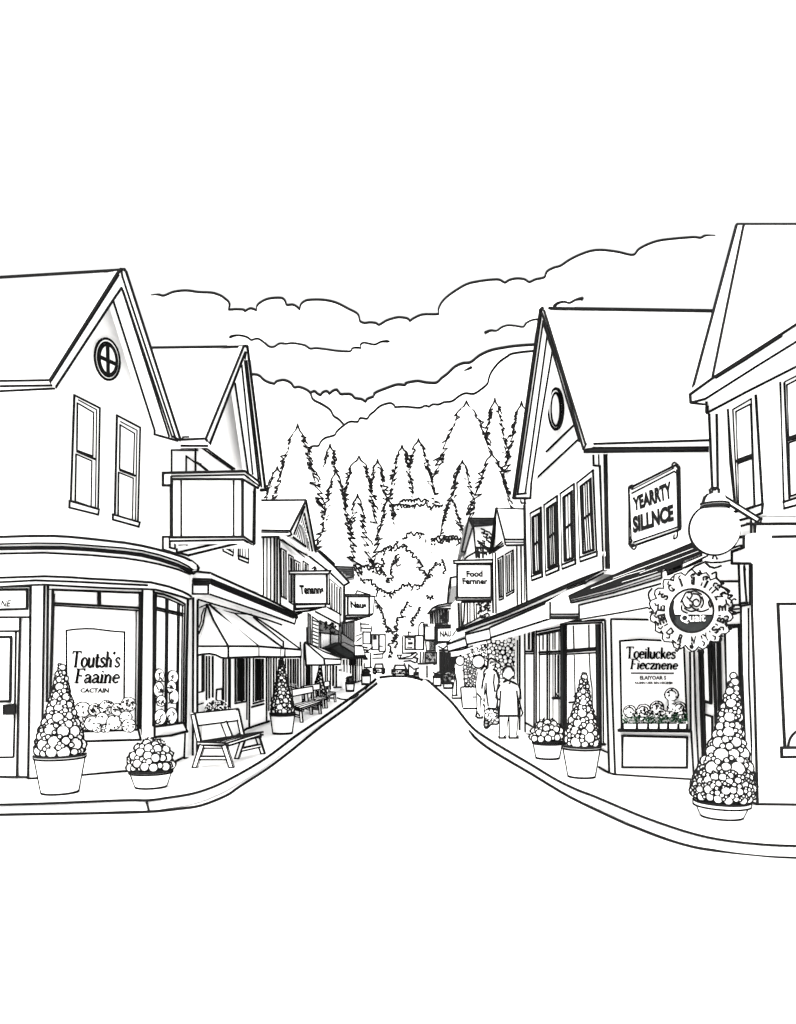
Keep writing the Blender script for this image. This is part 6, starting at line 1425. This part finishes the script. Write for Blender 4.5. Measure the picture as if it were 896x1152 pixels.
b.loft([(804, 562, 572.4), (815, 562.6, 570.6), (828, 562.6, 568.4)], D1, 0.7, w=1.6); b.loft([(804, 573, 583), (815, 573.4, 582.2), (828, 573.6, 580.8)], D1, 0.7, w=1.6)
b.build('trousers', t)
b = B()
for x0, x1 in ((561.8, 568.8), (573.2, 583)):
    b.loft([(827.4, x0+.6, x1-1.4), (829, x0, x1-.4), (830.4, x0+.2, x1)], D1, 1.3, w=1.6); b.sts(f, [[(x0, 828), (x0+.2, 830.4), (x1, 830.4), (x1-1.2, 828), 1.9]], 2, .25)
b.build('shoes', t)
# person in a long coat and hat
D2 = 17.4; f = FP(D2)
t, g, s, J, b = person('person in a long plain coat and brimmed hat, beside the man in the shirt', 552, 823, 741, D2, ((.0, .02), (.0, .02)), (.0, .05), 0.7)
b.loft([(742.6, 551, 556), (746, 549.6, 557), (750, 550, 556.6), (753, 551.6, 555.4)], D2, 0.95, w=1.7)
b.sts(f, [[(551.6, 747), (553, 744.6), (555.6, 745), 1.5], [(554, 749), (556.4, 748), 1.3]], 2, .2)
b.build('body', t)
b = B(); b.loft([(738.4, 551, 556), (741, 549.8, 557), (742.4, 548, 559)], D2, 0.9, w=1.7); b.sts(f, [[(549, 742.6), (553, 740.4), (558.6, 743), (560, 746), 1.9], [(549.6, 743), (549.2, 750), 1.7]], 2, .15); b.build('hat', t)
b = B()
b.loft([(752, 549.6, 555), (754, 546.6, 558), (758, 544.4, 560.6), (770, 545, 561.6), (784, 547, 560), (797, 549.4, 558)], D2, 0.6, w=1.6)
b.loft([(756, 556, 560.6), (766, 557.6, 562.4), (779, 556.4, 559.6)], D2-.14, 0.9, w=1.45, rim=False)
b.sts(f, [[(555, 752.6), (559, 756), (561.6, 763), (562, 772), 2], [(556.4, 758), (555.6, 768), (557, 778.6), 1.6], [(546.4, 757), (543.6, 766), (542.4, 775), 1.8], [(547, 768), (547.6, 780), (549.6, 795), 1.6], [(549.6, 796), (553, 799), (558, 797), 1.7]], 2, .32)
b.build('coat', t)
# round-headed person
D3 = 21.6; f = FP(D3)
t, g, s, J, b = person('person with a large round head of pale hair, stepping forward by the drum planter', 541, 807.6, 738, D3, ((.02, .1), (.02, .0)), (-.05, .12), 0.4)
b.build('body', t)
b = B(); c = P(538.6, 744.4, D3-.1); b.ball(c, 6.4/F*D3, seg=16, rings=10); b.ring(c, 6.5/F*D3, 1.5, 22, .02, random.Random(2), 1.12); b.build('hair', t)
b = B(); b.loft([(752.6, 541, 545), (757, 537.6, 545.6), (768, 535.8, 545), (779, 536.2, 542), (785, 539, 543)], D3, 0.6, w=1.45)
b.sts(f, [[(541, 754), (546.6, 748.6), (548.4, 751), (544, 757), 1.6], [(536.6, 780), (541.6, 785), 1.7]], 2, .25); b.build('jacket', t)
b = B(); b.loft([(781, 536.4, 541.4), (793, 537.2, 541), (805, 536.6, 540)], D3, .8, w=1.45); b.loft([(784, 541.4, 547), (793, 540.8, 546), (805, 539.6, 544)], D3-.05, .8, w=1.6)
b.sts(f, [[(541.6, 786), (547, 790), (549, 795), (546, 796), (544, 792), 1.6], [(542.6, 774), (545.4, 780), (543, 784), (546, 788), 1.5]], 2, .3); b.build('trousers', t)
b = B(); b.loft([(804.6, 536, 540), (807, 535.6, 544)], D3, 1.5, w=1.5); b.sts(f, [[(537, 800), (535.8, 806), (538, 808), (544.4, 807.4), 1.9], [(538, 802), (540, 806), 1.5]], 2, .3); b.build('shoes', t)
# robed walker farther off
D4 = 31.0; f = FP(D4)
t, g, s, J, b = person('person in a long pale robe with covered head, farthest of the group', 517, 789, 738.4, D4, ((.0, .02), (.02, .05)), (0, .04), 0.7)
b.build('body', t)
b = B(); c = P(517.8, 743.4, D4-.1); b.ball(c, 4.6/F*D4, seg=14, rings=9); b.ring(c, 4.7/F*D4, 1.5, 18, .02, random.Random(3), 1.05); b.sts(f, [[(513.6, 745), (513.8, 738), (516.6, 736), (519.6, 738), 1.4]], 2, .1); b.build('headscarf', t)
b = B(); b.loft([(748.4, 515, 520), (752, 512.4, 521.4), (765, 511.8, 522.4), (780, 509.4, 523), (786, 509, 523)], D4, .6, w=1.7)
b.sts(f, [[(512, 758), (513.6, 766), (513.8, 782), 1.6], [(521, 754), (525.6, 759), (526.4, 764), 1.6], [(522, 763), (524, 770), (524.4, 773), 1.5], [(509, 782.4), (515, 782.4), 1.6], [(508.6, 785.6), (519, 785.6), 1.8], [(519, 782), (519, 785), 1.2]], 2, .3); b.build('robe', t)
# bag of cut flowers standing at the coat's hem
t = thing('flower_bag', 'bulging bag of cut flowers on the pavement at the hem of the long coat', 'flower bag', V((P(552, 817, 17.1).x, 17.1, 0)))
rnd = random.Random(9); b = B(); D5 = 17.1; f = FP(D5)
b.slab(f, [(545, 812), (547, 800), (551, 797), (558, 798), (561, 803), (560.6, 814), (553, 815), (549, 819), (545.6, 818.6)], 0, -.25, m=W_, w=1.6, smooth=True)
for k in range(60):
    x, y = rnd.uniform(547, 560), rnd.uniform(799, 813); c = P(x, y, D5-.05); r = rnd.uniform(.9, 1.9)/F*D5; b.ball(c, r*.9, seg=7, rings=5); b.ring(c, r, 1.2, 7, .2, rnd)
b.st(f, [(544.6, 813), (546.6, 810), (549.6, 812), (549, 817), (546, 818), (544.6, 815)], 1.7, .1, smooth=True)
b.build('blooms', t)
# ================================================================== CAMERA, LIGHT, WORLD
cam = bpy.data.cameras.new('camera'); co = bpy.data.objects.new('camera', cam); COL.objects.link(co)
co.location = (0, 0, EH); co.rotation_euler = (R(90), 0, 0)
cam.sensor_fit = 'HORIZONTAL'; cam.sensor_width = 36; cam.lens = F/896*36
cam.shift_y = (HY-576)/896; cam.shift_x = 0
cam.clip_start = 0.1; cam.clip_end = 20000
sc.camera = co
el, az = R(52), R(200)
w = bpy.data.worlds.new('World'); sc.world = w; w.use_nodes = True
nt = w.node_tree; bg = nt.nodes['Background']; sky = nt.nodes.new('ShaderNodeTexSky')
sky.sky_type = 'NISHITA'; sky.sun_disc = False; sky.sun_elevation = el; sky.sun_rotation = az
sky.air_density = 1.0; sky.dust_density = 6.0; sky.ozone_density = 0.0
bw = nt.nodes.new('ShaderNodeRGBToBW')                # an even grey-white overcast
nt.links.new(sky.outputs[0], bw.inputs[0]); nt.links.new(bw.outputs[0], bg.inputs[0]); bg.inputs[1].default_value = 0.15
sl = bpy.data.lights.new('sun', 'SUN'); so = bpy.data.objects.new('sun', sl); COL.objects.link(so)
sl.energy = 1.4; sl.angle = R(40); sl.color = (1.0, 0.97, 0.93)
dirv = V((math.sin(az)*math.cos(el), math.cos(az)*math.cos(el), math.sin(el)))
so.rotation_euler = dirv.to_track_quat('Z', 'Y').to_euler(); so.location = (0, -20, 40)
vs = sc.view_settings; vs.view_transform = 'Standard'; vs.look = 'None'; vs.gamma = 1; vs.use_curve_mapping = False
vs.exposure = 9.5
sc.cycles.sample_clamp_direct = 0.00148; sc.cycles.sample_clamp_indirect = 0.0018
sc.cycles.max_bounces = 14; sc.cycles.diffuse_bounces = 14; sc.cycles.transparent_max_bounces = 12
for o in ALL:
    if '_o' in o: del o['_o']
